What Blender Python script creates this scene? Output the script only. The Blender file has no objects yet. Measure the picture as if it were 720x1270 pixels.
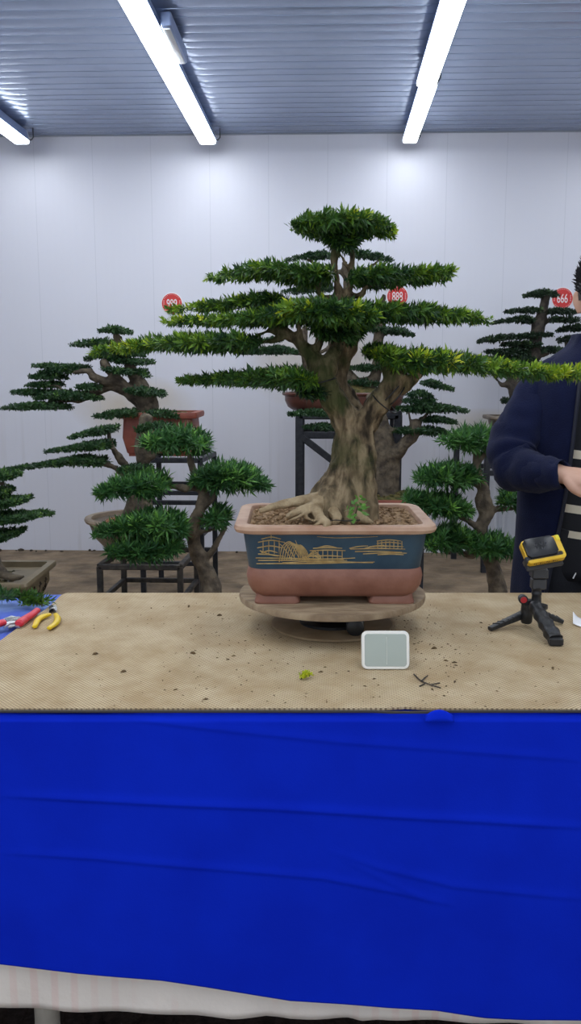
import bpy, math, random
import numpy as np
from math import sin, cos, pi, radians, sqrt, tan
random.seed(7); rng = np.random.default_rng(11)
S = bpy.context.scene
# ------------------------------------------------------------------ camera, world, exposure
FPX = 1100.0; CAMH = 1.38; PITCH = radians(8.9); YAW = radians(2.0)
cd = bpy.data.cameras.new('camera'); cam = bpy.data.objects.new('camera', cd)
S.collection.objects.link(cam); S.camera = cam
cam.location = (0, 0, CAMH); cam.rotation_euler = (pi/2-PITCH, 0, YAW)
cd.sensor_fit = 'VERTICAL'; cd.sensor_height = 24; cd.lens = 24*FPX/1270
cd.clip_start = .05; cd.clip_end = 60
W = bpy.data.worlds.new('world'); S.world = W; W.use_nodes = True
W.node_tree.nodes['Background'].inputs[0].default_value = (.80, .88, 1, 1)
W.node_tree.nodes['Background'].inputs[1].default_value = .52
S.view_settings.view_transform = 'Standard'; S.view_settings.look = 'None'
S.view_settings.gamma = 1; S.view_settings.use_curve_mapping = False
S.view_settings.exposure = 1.08
LAMP_E = 9.0
# ------------------------------------------------------------------ measuring helpers
fwd = np.array([-sin(YAW)*cos(PITCH), cos(YAW)*cos(PITCH), -sin(PITCH)])
rgt = np.array([cos(YAW), sin(YAW), 0.]); upv = np.cross(rgt, fwd); C0 = np.array([0, 0, CAMH])
def ray(x, y): return fwd*FPX + rgt*(x-360) + upv*(635-y)
def P(x, y, Y): d = ray(x, y); return C0 + d*(Y/d[1])          # photo position at depth Y
def PT(x, y, Z): d = ray(x, y); return C0 + d*((Z-CAMH)/d[2])   # photo position on a level at height Z
TA = radians(2.0)
def R2(u, v, z=0.): return (u*cos(TA)-v*sin(TA), u*sin(TA)+v*cos(TA), z)   # table frame
def inv2(p): return (p[0]*cos(TA)+p[1]*sin(TA), -p[0]*sin(TA)+p[1]*cos(TA))
# ------------------------------------------------------------------ object helpers
ROOT = {}
def link(o): S.collection.objects.link(o); return o
def tag(o, label, cat, group=None, kind=None):
    o['label'] = label; o['category'] = cat
    if group: o['group'] = group
    if kind: o['kind'] = kind
    return o
def thing(name, loc, label, cat, group=None):
    o = link(bpy.data.objects.new(name, None)); o.location = loc; o.empty_display_size = .05
    ROOT[o] = np.array(loc, float); return tag(o, label, cat, group)
class MB:
    def __init__(s): s.v = []; s.f = []; s.m = []
    def add(s, v, f, mi=0):
        b = len(s.v); s.v += [tuple(map(float, q)) for q in v]
        s.f += [tuple(b+i for i in q) for q in f]; s.m += [mi]*len(f)
    def box(s, lo, hi, mi=0, fn=None):
        x0, y0, z0 = lo; x1, y1, z1 = hi
        v = [(x0,y0,z0),(x1,y0,z0),(x1,y1,z0),(x0,y1,z0),(x0,y0,z1),(x1,y0,z1),(x1,y1,z1),(x0,y1,z1)]
        if fn: v = [fn(*q) for q in v]
        s.add(v, [(0,3,2,1),(4,5,6,7),(0,1,5,4),(1,2,6,5),(2,3,7,6),(3,0,4,7)], mi)
    def bbox(s, lo, hi, b=.004, mi=0, fn=None):                 # box with chamfered edges
        lo = np.array(lo, float); hi = np.array(hi, float); b = min(b, *(abs(hi-lo)*.45))
        rs = []
        for z, k in ((lo[2], b), (lo[2]+b, 0), (hi[2]-b, 0), (hi[2], b)):
            x0, y0, x1, y1 = lo[0]+k, lo[1]+k, hi[0]-k, hi[1]-k
            rs.append([(x0+b,y0,z),(x1-b,y0,z),(x1,y0+b,z),(x1,y1-b,z),(x1-b,y1,z),(x0+b,y1,z),(x0,y1-b,z),(x0,y0+b,z)])
        if fn: rs = [[fn(*q) for q in r] for r in rs]
        s.loft(rs, mi=mi)
    def loft(s, rings, cap=True, close=True, mi=0):
        n = len(rings[0]); v = [q for r in rings for q in r]; f = []
        for i in range(len(rings)-1):
            for j in range(n if close else n-1):
                k = (j+1) % n
                f.append((i*n+j, i*n+k, (i+1)*n+k, (i+1)*n+j))
        if cap:
            f.append(tuple(range(n-1, -1, -1))); f.append(tuple((len(rings)-1)*n+j for j in range(n)))
        s.add(v, f, mi)
    def tube(s, pts, r, seg=8, sub=1, mi=0, flat=None, rough=0., ends=True):
        pts = np.array(pts, float)
        r = np.full(len(pts), r, float) if np.isscalar(r) else np.array(r, float)
        if sub > 1: pts, r = spline(pts, sub), spline(r[:, None], sub)[:, 0]
        if len(pts) < 2: return
        T = np.gradient(pts, axis=0); T /= np.linalg.norm(T, axis=1)[:, None]+1e-9
        a = np.array([0, 0, 1.]) if abs(T[0][2]) < .9 else np.array([0, 1., 0])
        n = a-T[0]*(a@T[0]); n /= np.linalg.norm(n); rings = []
        for i in range(len(pts)):
            n = n-T[i]*(n@T[i]); n /= np.linalg.norm(n); b = np.cross(T[i], n)
            ring = []
            for k in range(seg):
                th = 2*pi*k/seg
                rr = r[i]*(1+(random.uniform(-rough, rough) if rough else 0))
                ring.append(pts[i]+rr*(cos(th)*n*(flat or 1)+sin(th)*b))
            rings.append(ring)
        if ends:                                               # rounded ends
            e0 = [pts[0]-T[0]*r[0]*.35+(np.array(q)-pts[0])*.6 for q in rings[0]]
            e1 = [pts[-1]+T[-1]*r[-1]*.35+(np.array(q)-pts[-1])*.6 for q in rings[-1]]
            rings = [e0]+rings+[e1]
        s.loft(rings, mi=mi)
    def lathe(s, prof, c, seg=32, mi=0, axis='z', cap=True):
        rings = []
        for rr, h in prof:
            ring = []
            for k in range(seg):
                th = 2*pi*k/seg; a, b = rr*cos(th), rr*sin(th)
                q = {'z': (a, b, h), 'y': (a, h, -b), 'x': (h, a, b)}[axis]
                ring.append((c[0]+q[0], c[1]+q[1], c[2]+q[2]))
            rings.append(ring)
        s.loft(rings, cap=cap, mi=mi)
    def ball(s, c, r, seg=16, mi=0, n=9):
        r = (r, r, r) if np.isscalar(r) else r
        rings = []
        for i in range(n):
            ph = -pi/2+pi*(i+.25)/(n-.5)
            rings.append([(c[0]+r[0]*cos(ph)*cos(2*pi*k/seg), c[1]+r[1]*cos(ph)*sin(2*pi*k/seg), c[2]+r[2]*sin(ph)) for k in range(seg)])
        s.loft(rings, mi=mi)
    def build(s, name, mat, parent=None, smooth=True, root=None, angle=40):
        me = bpy.data.meshes.new(name); o = link(bpy.data.objects.new(name, me))
        v = np.array(s.v)
        if parent is not None:
            rl = ROOT[parent]; v = v-rl; o.parent = parent; ROOT[o] = rl
        else:
            rl = np.array([v[:, 0].mean(), v[:, 1].mean(), v[:, 2].min()]); v = v-rl; o.location = rl; ROOT[o] = rl
        me.from_pydata(v.tolist(), [], s.f); me.update()
        for m in (mat if isinstance(mat, (list, tuple)) else [mat]): me.materials.append(m)
        if any(s.m): me.polygons.foreach_set('material_index', s.m)
        if smooth:
            me.shade_smooth()
            try: me.set_sharp_from_angle(angle=radians(angle))
            except Exception: pass
        return o
def spline(p, sub):
    p = np.array(p, float); out = []
    q = np.vstack([2*p[0]-p[1], p, 2*p[-1]-p[-2]])
    for i in range(1, len(q)-2):
        a, b, c, d = q[i-1], q[i], q[i+1], q[i+2]
        for k in range(sub):
            t = k/sub
            out.append(.5*(2*b+(c-a)*t+(2*a-5*b+4*c-d)*t*t+(3*b-a-3*c+d)*t**3))
    out.append(p[-1]); return np.array(out)
def structure(o): o['kind'] = 'structure'; return o
def remesh(o, vox, smooth=2, disp=0, scale=.05):
    m = o.modifiers.new('r', 'REMESH'); m.mode = 'VOXEL'; m.voxel_size = vox; m.use_smooth_shade = True
    if smooth: k = o.modifiers.new('s', 'SMOOTH'); k.iterations = smooth; k.factor = .5
    if disp:
        t = bpy.data.textures.new('lumps', 'CLOUDS'); t.noise_scale = scale; t.noise_depth = 2
        d = o.modifiers.new('d', 'DISPLACE'); d.texture = t; d.strength = disp; d.mid_level = .5
    return o
# ------------------------------------------------------------------ materials
def mat(name, col, rough=.6, metal=0, spec=.5, col2=None, scale=20, detail=4, bump=0, bscale=None, emis=None, thr=(.35, .65), sheen=0, coords='Object', stretch=None, bdist=.01):
    m = bpy.data.materials.new(name); m.use_nodes = True; nt = m.node_tree; N = nt.nodes; L = nt.links
    b = N['Principled BSDF']; b.inputs['Base Color'].default_value = (*col, 1)
    b.inputs['Roughness'].default_value = rough; b.inputs['Metallic'].default_value = metal
    b.inputs['Specular IOR Level'].default_value = spec
    if sheen: b.inputs['Sheen Weight'].default_value = sheen; b.inputs['Sheen Roughness'].default_value = .6
    tc = N.new('ShaderNodeTexCoord'); src = tc.outputs[coords]
    if stretch:
        mp = N.new('ShaderNodeMapping'); mp.inputs['Scale'].default_value = stretch; L.new(src, mp.inputs[0]); src = mp.outputs[0]
    if col2 is not None:
        n = N.new('ShaderNodeTexNoise'); n.inputs['Scale'].default_value = scale; n.inputs['Detail'].default_value = detail
        r = N.new('ShaderNodeValToRGB'); e = r.color_ramp.elements
        e[0].position, e[1].position = thr; e[0].color = (*col, 1); e[1].color = (*col2, 1)
        L.new(src, n.inputs['Vector']); L.new(n.outputs['Fac'], r.inputs[0]); L.new(r.outputs[0], b.inputs['Base Color'])
    if bump:
        n = N.new('ShaderNodeTexNoise'); n.inputs['Scale'].default_value = bscale or scale; n.inputs['Detail'].default_value = 6
        k = N.new('ShaderNodeBump'); k.inputs['Strength'].default_value = bump; k.inputs['Distance'].default_value = bdist
        L.new(src, n.inputs['Vector']); L.new(n.outputs['Fac'], k.inputs['Height']); L.new(k.outputs[0], b.inputs['Normal'])
    if emis: b.inputs['Emission Color'].default_value = (*emis[:3], 1); b.inputs['Emission Strength'].default_value = emis[3]
    return m
def nd(nt, t, op=None, ins=(), **kw):
    n = nt.nodes.new(t)
    if op: n.operation = op
    for k, v in kw.items(): setattr(n, k, v)
    for i, v in enumerate(ins):
        if v is None: continue
        if hasattr(v, 'is_linked') and hasattr(v, 'links'): nt.links.new(v, n.inputs[i])
        else: n.inputs[i].default_value = v
    return n
def mth(nt, op, a, b=None): return nd(nt, 'ShaderNodeMath', op, (a, b)).outputs[0]

def leaf_mat(name, stops, rough=.42):
    m = bpy.data.materials.new(name); m.use_nodes = True; nt = m.node_tree; b = nt.nodes['Principled BSDF']
    a = nt.nodes.new('ShaderNodeAttribute'); a.attribute_name = 'leaf_tone'
    r = nt.nodes.new('ShaderNodeValToRGB'); el = r.color_ramp.elements
    while len(el) < len(stops): el.new(.5)
    for e, (p, c) in zip(el, stops): e.position = p; e.color = (*c, 1)
    nt.links.new(a.outputs['Fac'], r.inputs[0]); nt.links.new(r.outputs[0], b.inputs['Base Color'])
    b.inputs['Roughness'].default_value = rough; b.inputs['Specular IOR Level'].default_value = .35
    tr = nt.nodes.new('ShaderNodeBsdfTranslucent'); nt.links.new(r.outputs[0], tr.inputs[0])
    mx = nt.nodes.new('ShaderNodeMixShader'); mx.inputs[0].default_value = .18
    out = nt.nodes['Material Output']
    nt.links.new(b.outputs[0], mx.inputs[1]); nt.links.new(tr.outputs[0], mx.inputs[2]); nt.links.new(mx.outputs[0], out.inputs[0])
    return m
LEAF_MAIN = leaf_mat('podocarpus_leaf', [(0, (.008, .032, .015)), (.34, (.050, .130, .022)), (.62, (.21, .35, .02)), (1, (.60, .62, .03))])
LEAF_BACK = leaf_mat('fine_leaf', [(0, (.010, .038, .018)), (.5, (.040, .095, .030)), (.8, (.10, .20, .035)), (1, (.24, .36, .06))])
LEAF_LONG = leaf_mat('long_leaf', [(0, (.010, .045, .022)), (.5, (.044, .135, .036)), (.75, (.11, .27, .05)), (1, (.20, .42, .07))])
LEAF_DULL = leaf_mat('dull_leaf', [(0, (.012, .026, .016)), (.5, (.030, .060, .030)), (1, (.09, .16, .05))])
BARK = mat('bark', (.042, .031, .022), .85, col2=(.125, .098, .064), scale=28, bump=.8, bscale=60)
BARK_DARK = mat('dark_bark', (.028, .022, .018), .85, col2=(.075, .06, .046), scale=30, bump=.7, bscale=70)
BARK_PALE = mat('pale_bark', (.070, .054, .038), .85, col2=(.20, .155, .105), scale=25, bump=.7, bscale=60)
STEEL = mat('black_steel', (.012, .014, .02), .45, metal=.3, col2=(.03, .032, .04), scale=30, bump=.15)
RUSTY = mat('worn_grey_steel', (.02, .02, .022), .55, metal=.3, col2=(.075, .065, .055), scale=22, bump=.2)

# ------------------------------------------------------------------ foliage engine
def leaves(name, cen, dr, tone, n, L, Wd, mt, parent, spread=(.5, 1.25), jitter=.25, sc=None):
    """narrow strap leaves spiralling round each shoot"""
    cen = np.asarray(cen); dr = np.asarray(dr); N = len(cen)
    dr = dr/(np.linalg.norm(dr, axis=1)[:, None]+1e-9)
    a = np.where(np.abs(dr[:, 2:3]) < .9, np.array([[0, 0, 1.]]), np.array([[1., 0, 0]]))
    u = np.cross(dr, a); u /= np.linalg.norm(u, axis=1)[:, None]; w = np.cross(dr, u)
    k = np.arange(n)[None, :]
    th = k*2.39996+rng.uniform(0, 6.28, (N, 1))+rng.normal(0, jitter, (N, n))
    sp = spread[1]-(spread[1]-spread[0])*(k/max(1, n-1))+rng.normal(0, .13, (N, n))
    rad = np.cos(th)[..., None]*u[:, None]+np.sin(th)[..., None]*w[:, None]
    ld = np.cos(sp)[..., None]*dr[:, None]+np.sin(sp)[..., None]*rad
    sc = np.ones(N) if sc is None else sc
    ll = L*sc[:, None]*rng.uniform(.65, 1.15, (N, n))*(1-.25*(k/max(1, n-1)))
    base = cen[:, None]+dr[:, None]*(k/max(1, n-1)-.5)[..., None]*L*.7*sc[:, None, None]
    side = np.cross(ld, dr[:, None]); side /= np.linalg.norm(side, axis=2)[..., None]+1e-9
    nrm = np.cross(side, ld)
    wv = side*(Wd*(.4+.6*sc[:, None])*rng.uniform(.8, 1.2, (N, n)))[..., None]*.5
    mid = base+ld*(ll*.5)[..., None]
    tip = base+ld*ll[..., None]-nrm*(ll*.10)[..., None]
    tt = np.repeat((tone[:, None]+rng.normal(0, .06, (N, n))).reshape(-1), 4).clip(0, 1)
    V = np.stack([base, mid+wv, tip, mid-wv], 2).reshape(-1, 3)
    nl = N*n
    me = bpy.data.meshes.new(name); rl = ROOT[parent]
    me.vertices.add(nl*4); me.vertices.foreach_set('co', (V-rl).astype(np.float32).ravel())
    me.loops.add(nl*4); me.loops.foreach_set('vertex_index', np.arange(nl*4, dtype=np.int32))
    me.polygons.add(nl); me.polygons.foreach_set('loop_start', np.arange(nl, dtype=np.int32)*4)
    me.update(calc_edges=True); me.validate()
    at = me.attributes.new('leaf_tone', 'FLOAT', 'POINT'); at.data.foreach_set('value', tt.astype(np.float32))
    me.materials.append(mt)
    o = link(bpy.data.objects.new(name, me)); o.parent = parent; ROOT[o] = rl
    return o
def pad(parent, pts, Y, wy, num, n=10, L=.026, Wd=.0055, mt=None, tip=.0, base=.25, lime=.1, Yt=None, up=.35, name='foliage_pad', fwdb=.55, shrink=.42, spread=(.5, 1.25)):
    """one flat pad of foliage: pts = (x, y, half thickness) of its side outline, Y its depth, wy its half width"""
    pts = np.array(pts, float); m = len(pts)
    Ys = np.linspace(Y, Yt if Yt is not None else Y, m)
    c3 = np.array([P(x, y, yy) for (x, y, _), yy in zip(pts, Ys)])
    th = pts[:, 2]*Y/FPX
    sub = 8
    c = spline(c3, sub); th = spline(th[:, None], sub)[:, 0]; el_ = abs(pts[:, 1].mean()-463)/FPX; th = np.maximum(th-shrink*L-.62*wy*el_, th*.2).clip(.0008)
    pf = np.interp(np.linspace(0, 1, len(c)), np.linspace(0, 1, m), pts[:, 2]/pts[:, 2].max())**.95
    seg = np.linalg.norm(np.diff(c, axis=0), axis=1); wgt = seg*(pf[:-1]+.12); wgt /= wgt.sum()
    i = rng.choice(len(seg), num, p=wgt); t = rng.random(num)
    cc = c[i]*(1-t)[:, None]+c[i+1]*t[:, None]; tan_ = (c[i+1]-c[i])/seg[i][:, None]
    hh = th[i]; pf = np.maximum(pf, .12); s = rng.uniform(-1, 1, num); uu = rng.uniform(-1, 1, num)
    uu = np.sign(uu)*np.abs(uu)**.6
    e = np.sqrt(1-s*s*.85)
    cen = cc.copy(); cen[:, 1] += s*wy*pf[i]; cen[:, 2] += uu*hh*e*.8
    along = (i+t)/len(seg)
    d = tan_*fwdb+np.stack([np.zeros(num), s*.8, uu*.9+up*.6], 1)+rng.normal(0, .22, (num, 3))
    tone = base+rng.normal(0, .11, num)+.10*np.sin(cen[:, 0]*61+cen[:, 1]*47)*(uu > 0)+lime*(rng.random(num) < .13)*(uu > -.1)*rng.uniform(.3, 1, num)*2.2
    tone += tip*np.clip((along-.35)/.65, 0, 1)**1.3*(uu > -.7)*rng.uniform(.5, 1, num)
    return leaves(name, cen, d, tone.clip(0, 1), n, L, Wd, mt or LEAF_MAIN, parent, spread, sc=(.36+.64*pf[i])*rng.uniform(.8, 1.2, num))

# ================================================================== THE SETTING
m = bpy.data.materials.new('white_wall_panels'); m.use_nodes = True; nt = m.node_tree; b = nt.nodes['Principled BSDF']
tc = nd(nt, 'ShaderNodeTexCoord'); sx = nd(nt, 'ShaderNodeSeparateXYZ', ins=(tc.outputs['Object'],))
X, Z = sx.outputs[0], sx.outputs[2]
fr = mth(nt, 'FRACT', mth(nt, 'DIVIDE', mth(nt, 'ADD', X, 20.10), .433))
seam = mth(nt, 'LESS_THAN', mth(nt, 'ABSOLUTE', mth(nt, 'SUBTRACT', fr, .5)), .006)
rib = mth(nt, 'SINE', mth(nt, 'MULTIPLY', X, 6.2832/.054))
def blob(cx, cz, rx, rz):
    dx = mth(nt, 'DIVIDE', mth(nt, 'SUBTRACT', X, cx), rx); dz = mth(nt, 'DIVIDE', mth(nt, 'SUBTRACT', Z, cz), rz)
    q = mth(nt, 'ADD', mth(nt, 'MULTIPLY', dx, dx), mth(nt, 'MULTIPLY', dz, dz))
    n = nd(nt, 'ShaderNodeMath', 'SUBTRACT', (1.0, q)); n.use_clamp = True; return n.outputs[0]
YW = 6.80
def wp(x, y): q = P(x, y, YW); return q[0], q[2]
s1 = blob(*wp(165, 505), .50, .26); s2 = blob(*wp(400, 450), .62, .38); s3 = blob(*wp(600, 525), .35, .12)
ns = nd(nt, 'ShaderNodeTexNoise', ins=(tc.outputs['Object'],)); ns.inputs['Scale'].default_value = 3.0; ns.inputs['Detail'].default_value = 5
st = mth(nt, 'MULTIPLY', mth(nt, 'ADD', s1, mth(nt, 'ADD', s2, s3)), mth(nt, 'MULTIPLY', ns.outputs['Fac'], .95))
mp = nd(nt, 'ShaderNodeMapping', ins=(tc.outputs['Object'],)); mp.inputs['Scale'].default_value = (9, 1, .35)
n2 = nd(nt, 'ShaderNodeTexNoise', ins=(mp.outputs[0],)); n2.inputs['Scale'].default_value = 3; n2.inputs['Detail'].default_value = 3
stk = nd(nt, 'ShaderNodeMapRange', ins=(n2.outputs['Fac'], .55, .75, 0., .22))
low = nd(nt, 'ShaderNodeMapRange', ins=(Z, 1.3, .1, 0., 1.))
stk2 = mth(nt, 'MULTIPLY', stk.outputs[0], low.outputs[0])
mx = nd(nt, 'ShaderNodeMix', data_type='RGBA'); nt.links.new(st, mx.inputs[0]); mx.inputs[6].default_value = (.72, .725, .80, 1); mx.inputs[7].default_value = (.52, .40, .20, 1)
mx2 = nd(nt, 'ShaderNodeMix', data_type='RGBA'); nt.links.new(stk2, mx2.inputs[0]); nt.links.new(mx.outputs[2], mx2.inputs[6]); mx2.inputs[7].default_value = (.34, .29, .22, 1)
mx3 = nd(nt, 'ShaderNodeMix', data_type='RGBA'); nt.links.new(mth(nt, 'MULTIPLY', seam, .25), mx3.inputs[0]); nt.links.new(mx2.outputs[2], mx3.inputs[6]); mx3.inputs[7].default_value = (.40, .42, .48, 1)
nt.links.new(mx3.outputs[2], b.inputs['Base Color']); b.inputs['Roughness'].default_value = .42; b.inputs['Specular IOR Level'].default_value = .3
bm_ = nd(nt, 'ShaderNodeBump'); bm_.inputs['Strength'].default_value = .12; bm_.inputs['Distance'].default_value = .002
nt.links.new(mth(nt, 'SUBTRACT', mth(nt, 'MULTIPLY', rib, .3), mth(nt, 'MULTIPLY', seam, 3.)), bm_.inputs['Height']); nt.links.new(bm_.outputs[0], b.inputs['Normal'])
WALL = m
HC = 3.105
def shell(name, lo, hi, mt):
    q = MB(); q.box(lo, hi); o = q.build(name, mt, smooth=False)
    o.data.transform(__import__('mathutils').Matrix.Translation(o.location)); o.location = (0, 0, 0); return structure(o)
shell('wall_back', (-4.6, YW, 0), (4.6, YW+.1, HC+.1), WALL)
SIDE = mat('side_wall_panel', (.66, .68, .74), .5, bump=.05, scale=3)
shell('wall_left', (-4.7, -2.0, 0), (-4.6, YW+.1, HC+.1), SIDE)
shell('wall_right', (4.6, -2.0, 0), (4.7, YW+.1, HC+.1), SIDE)
FLOOR = mat('dusty_concrete', (.13, .092, .058), .9, col2=(.33, .24, .15), scale=5, detail=10, bump=.9, bscale=9, bdist=.05, thr=(.32, .68))
shell('floor', (-4.7, -2.0, -.1), (4.7, YW+.1, 0), FLOOR)
# ribbed metal ceiling: lapped sheets with a small step at every seam, as real geometry
CEIL = mat('blue_grey_metal_sheet', (.29, .36, .51), .22, metal=.5, col2=(.35, .42, .57), scale=1.4, bump=.10, bscale=5, bdist=.02)
q = MB(); prof = []; y = -2.0; k = 0
while y < YW:
    w = .118 if k % 2 else .100
    prof += [(y, HC), (y+.004, HC+.012), (y+.012, HC+.012), (y+.016, HC+.001), (y+w*.55, HC-.0035)]
    y += w; k += 1
prof.append((YW, HC)); prof += [(YW, HC+.1), (-2.0, HC+.1)]
q.loft([[(x, a, z) for a, z in prof] for x in (-4.7, 4.7)])
o = q.build('ceiling', CEIL, angle=25); structure(o)
q = MB(); q.loft([[(x, YW-.001, HC-.010), (x, YW-.008, HC-.009), (x, YW-.012, HC), (x, YW-.001, HC)] for x in (-4.6, 4.6)])
structure(q.build('trim_1', mat('ceiling_trim', (.33, .37, .45), .4, metal=.4, bump=.05), smooth=False))
# debris line of dirt along the wall foot
q = MB()
for i in range(130):
    x = random.uniform(-3.4, 3.6); r = random.uniform(.006, .022); y = YW-.02-abs(random.gauss(0, .03))
    q.ball((x, y, r*.4), (r*random.uniform(.8, 2), r, r*.7), 6, n=4)
tag(q.build('dirt_crumbs', mat('dark_dirt', (.03, .024, .018), .95, col2=(.07, .05, .035), scale=40, bump=.4)), 'dark crumbs of dirt along the foot of the white wall', 'dirt', kind='stuff')

# ================================================================== LAMPS
DIFF = mat('lit_diffuser', (.9, .93, 1), .5, emis=(.90, .95, 1.0, LAMP_E))
HOUS = mat('lamp_housing', (.30, .38, .58), .35, metal=.5, bump=.04)
WHITE_PL = mat('white_end_cap', (.75, .78, .82), .4, bump=.03)
ZL = 2.99
def lamp(y0, y1, x, w, zl, label, driver=False, tilt=0.):
    t = thing('ceiling_lamp', (x, (y0+y1)/2, zl), label, 'ceiling lamp', 'tube lamps under the ceiling')
    fx = lambda y: x+tilt*(y-y0)
    def sweep(name, prof, mt, a, c):
        q = MB(); q.loft([[(fx(yy)+u, yy, zl+v) for u, v in prof] for yy in (a, c)]); return q.build(name, mt, t, angle=35)
    sweep('housing', [(-w*.52, .022), (-w*.40, .085), (-w*.2, .104), (w*.2, .104), (w*.40, .085), (w*.52, .022)], HOUS, y0, y1)
    sweep('diffuser', [(-w*.5, .020), (-w*.49, .006), (-w*.40, 0), (w*.40, 0), (w*.49, .006), (w*.5, .020)], DIFF, y0+.012, y1-.012)
    for a, c in ((y0-.004, y0+.01), (y1-.01, y1+.004)):
        sweep('end_cap', [(-w*.53, .022), (-w*.50, .003), (-w*.40, -.003), (w*.40, -.003), (w*.50, .003), (w*.53, .022), (w*.40, .088), (-w*.40, .088)], WHITE_PL, a, c)
    q = MB(); q.tube([(fx(y1)+w*.45, y1+.0, zl+.03), (fx(y1)+w*.62, y1+.01, zl+.03), (fx(y1)+w*.75, y1+.015, zl+.05), (fx(y1)+w*.75, y1+.015, zl+.11)], .004, 6); q.build('hanging_hook', STEEL, t)
    if driver:
        yd = 4.75; q = MB(); q.bbox((fx(yd)+w*.56, yd-.26, zl+.015), (fx(yd)+w*.56+.05, yd+.26, zl+.085), .006); dbox = q.build('driver_box', HOUS, t)
        q = MB(); q.bbox((fx(yd)+w*.56+.008, yd-.24, zl+.008), (fx(yd)+w*.56+.042, yd+.24, zl+.0155), .002); q.build('cover_plate', WHITE_PL, dbox)
    return t
lamp(3.05, 6.62, -.855, .115, ZL, 'long glowing tube lamp with a driver box on its side, left of the tall bonsai', True, .010)
lamp(5.37, 6.66, .600, .098, ZL+.006, 'shorter far tube lamp touching the wall end of the right lamp row', tilt=.012)
lamp(2.60, 5.352, .548, .108, ZL-.010, 'long near tube lamp in the right row, joined end to end with a shorter one', tilt=.012)
lamp(3.05, 6.57, -2.175, .105, ZL, 'tube lamp whose end shows in the top left corner', tilt=.010)
lamp(-1.2, 2.9, -.89, .115, ZL, 'tube lamp continuing the left row overhead', tilt=.0)
lamp(-1.2, 2.5, .50, .108, ZL, 'tube lamp continuing the right row overhead', tilt=.0)
lamp(-.5, 6.4, 2.15, .105, ZL, 'tube lamp of the row beyond the right edge', tilt=.0)
lamp(-1.2, 2.9, -2.2, .105, ZL, 'tube lamp continuing the far left row overhead', tilt=.0)

# ================================================================== TABLE
ZT = .80; VF = 1.470; VB = 2.292
BOARD = mat('board', (.25, .17, .10), .7, col2=(.32, .23, .14), scale=12, bump=.2)
LEGM = mat('pale_leg', (.30, .27, .22), .7, col2=(.40, .36, .30), scale=15, bump=.2)
t = thing('work_table', R2(0, (VF+VB)/2, 0), 'long work table hidden under the blue cloth, pale leg showing below', 'table')
q = MB(); q.bbox((-1.35, VF+.014, ZT-.04), (1.35, VB-.006, ZT-.006), .004, fn=R2); q.build('tabletop', BOARD, t)
for u in (-.478, .95):
    for v in (VF+.10, VB-.09):
        q = MB(); q.tube([R2(u, v, .0235), R2(u, v, .05), R2(u, v, .75), R2(u, v, ZT-.04)], [.026, .024, .024, .024], 14); q.build('leg', LEGM, t)
q = MB(); q.bbox((-1.3, VF+.09, ZT-.11), (1.3, VF+.11, ZT-.042), .003, fn=R2); q.bbox((-1.3, VB-.10, ZT-.11), (1.3, VB-.08, ZT-.042), .003, fn=R2); q.build('apron', BOARD, t)
# black rubber mat under the table
RUB = mat('black_rubber', (.008, .005, .004), .9, spec=.1, col2=(.022, .014, .012), scale=60, bump=.6, bscale=120)
q = MB(); q.bbox((-1.3, 1.2, .002), (1.3, 2.25, .012), .003, fn=R2)
for i in range(60):
    u = -1.28+i*.043; q.bbox((u, 1.21, .0118), (u+.02, 2.24, .0148), .001, fn=R2)
tag(q.build('rubber_mat', RUB), 'black ribbed rubber mat on the floor under the work table', 'mat')
q = MB(); q.lathe([(.045, 0), (.045, .008), (.03, .012), (.012, .012)], (*R2(-.36, 1.72)[:2], .016), 18)
tag(q.build('rubber_plug', RUB), 'round black plug lying on the rubber mat, right of the pale table leg', 'plug')

# --- cloths
def pxu(x, y, v):                                  # photo position on the hanging plane -> (u, z)
    Y = v
    for _ in range(6):
        w = P(x, y, Y); u, vv = inv2(w); Y += v-vv
    return u, w[2]
bl = [pxu(x, y, VF-.006) for x, y in ((0,1192),(100,1203),(200,1212),(290,1226),(360,1237),(420,1241),(480,1246),(540,1249),(600,1258),(650,1261),(720,1262))]
bl = [(-1.6, bl[0][1]+.08)]+bl+[(1.6, bl[-1][1]+.03)]
wl = [pxu(x, y, VF+.010) for x, y in ((0,1247),(80,1254),(200,1255),(290,1260),(330,1258),(360,1262),(430,1262),(448,1267),(470,1264),(540,1265),(640,1267),(720,1271))]
wl = [(-1.6, wl[0][1]+.02)]+wl+[(1.6, wl[-1][1])]
crs = []
for line, a in (([(0,983),(130,990),(340,1000),(500,1010),(720,1022)], .0030), ([(0,1053),(120,1060),(320,1078),(400,1085),(490,1102),(560,1118)], .0020),
                ([(410,1052),(470,1073),(560,1095),(720,1110)], .0018), ([(130,885),(250,900),(420,918),(560,928),(720,940)], .0016), ([(410,1055),(470,1085),(545,1120)], .0012)):
    pp = [pxu(x, y, VF) for x, y in line]; crs.append((np.array([p[0] for p in pp]), np.array([p[1] for p in pp]), a))
BLUE = mat('blue_plush_cloth', (.0018, .018, .47), .85, spec=.08, col2=(.0022, .022, .53), scale=7, bump=.12, bscale=300, bdist=.002)
nt = BLUE.node_tree; b = nt.nodes['Principled BSDF']; src = b.inputs['Base Color'].links[0].from_socket      # dust lying on the table top
tc = nd(nt, 'ShaderNodeTexCoord'); sx = nd(nt, 'ShaderNodeSeparateXYZ', ins=(tc.outputs['Generated'],))
nn = nd(nt, 'ShaderNodeTexNoise', ins=(tc.outputs['Object'],)); nn.inputs['Scale'].default_value = 9; nn.inputs['Detail'].default_value = 7
dm = mth(nt, 'MULTIPLY', nd(nt, 'ShaderNodeMapRange', ins=(nn.outputs['Fac'], .35, .62, .35, .95)).outputs[0], nd(nt, 'ShaderNodeMapRange', ins=(sx.outputs[1], .12, .25, 0., 1.)).outputs[0])
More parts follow.
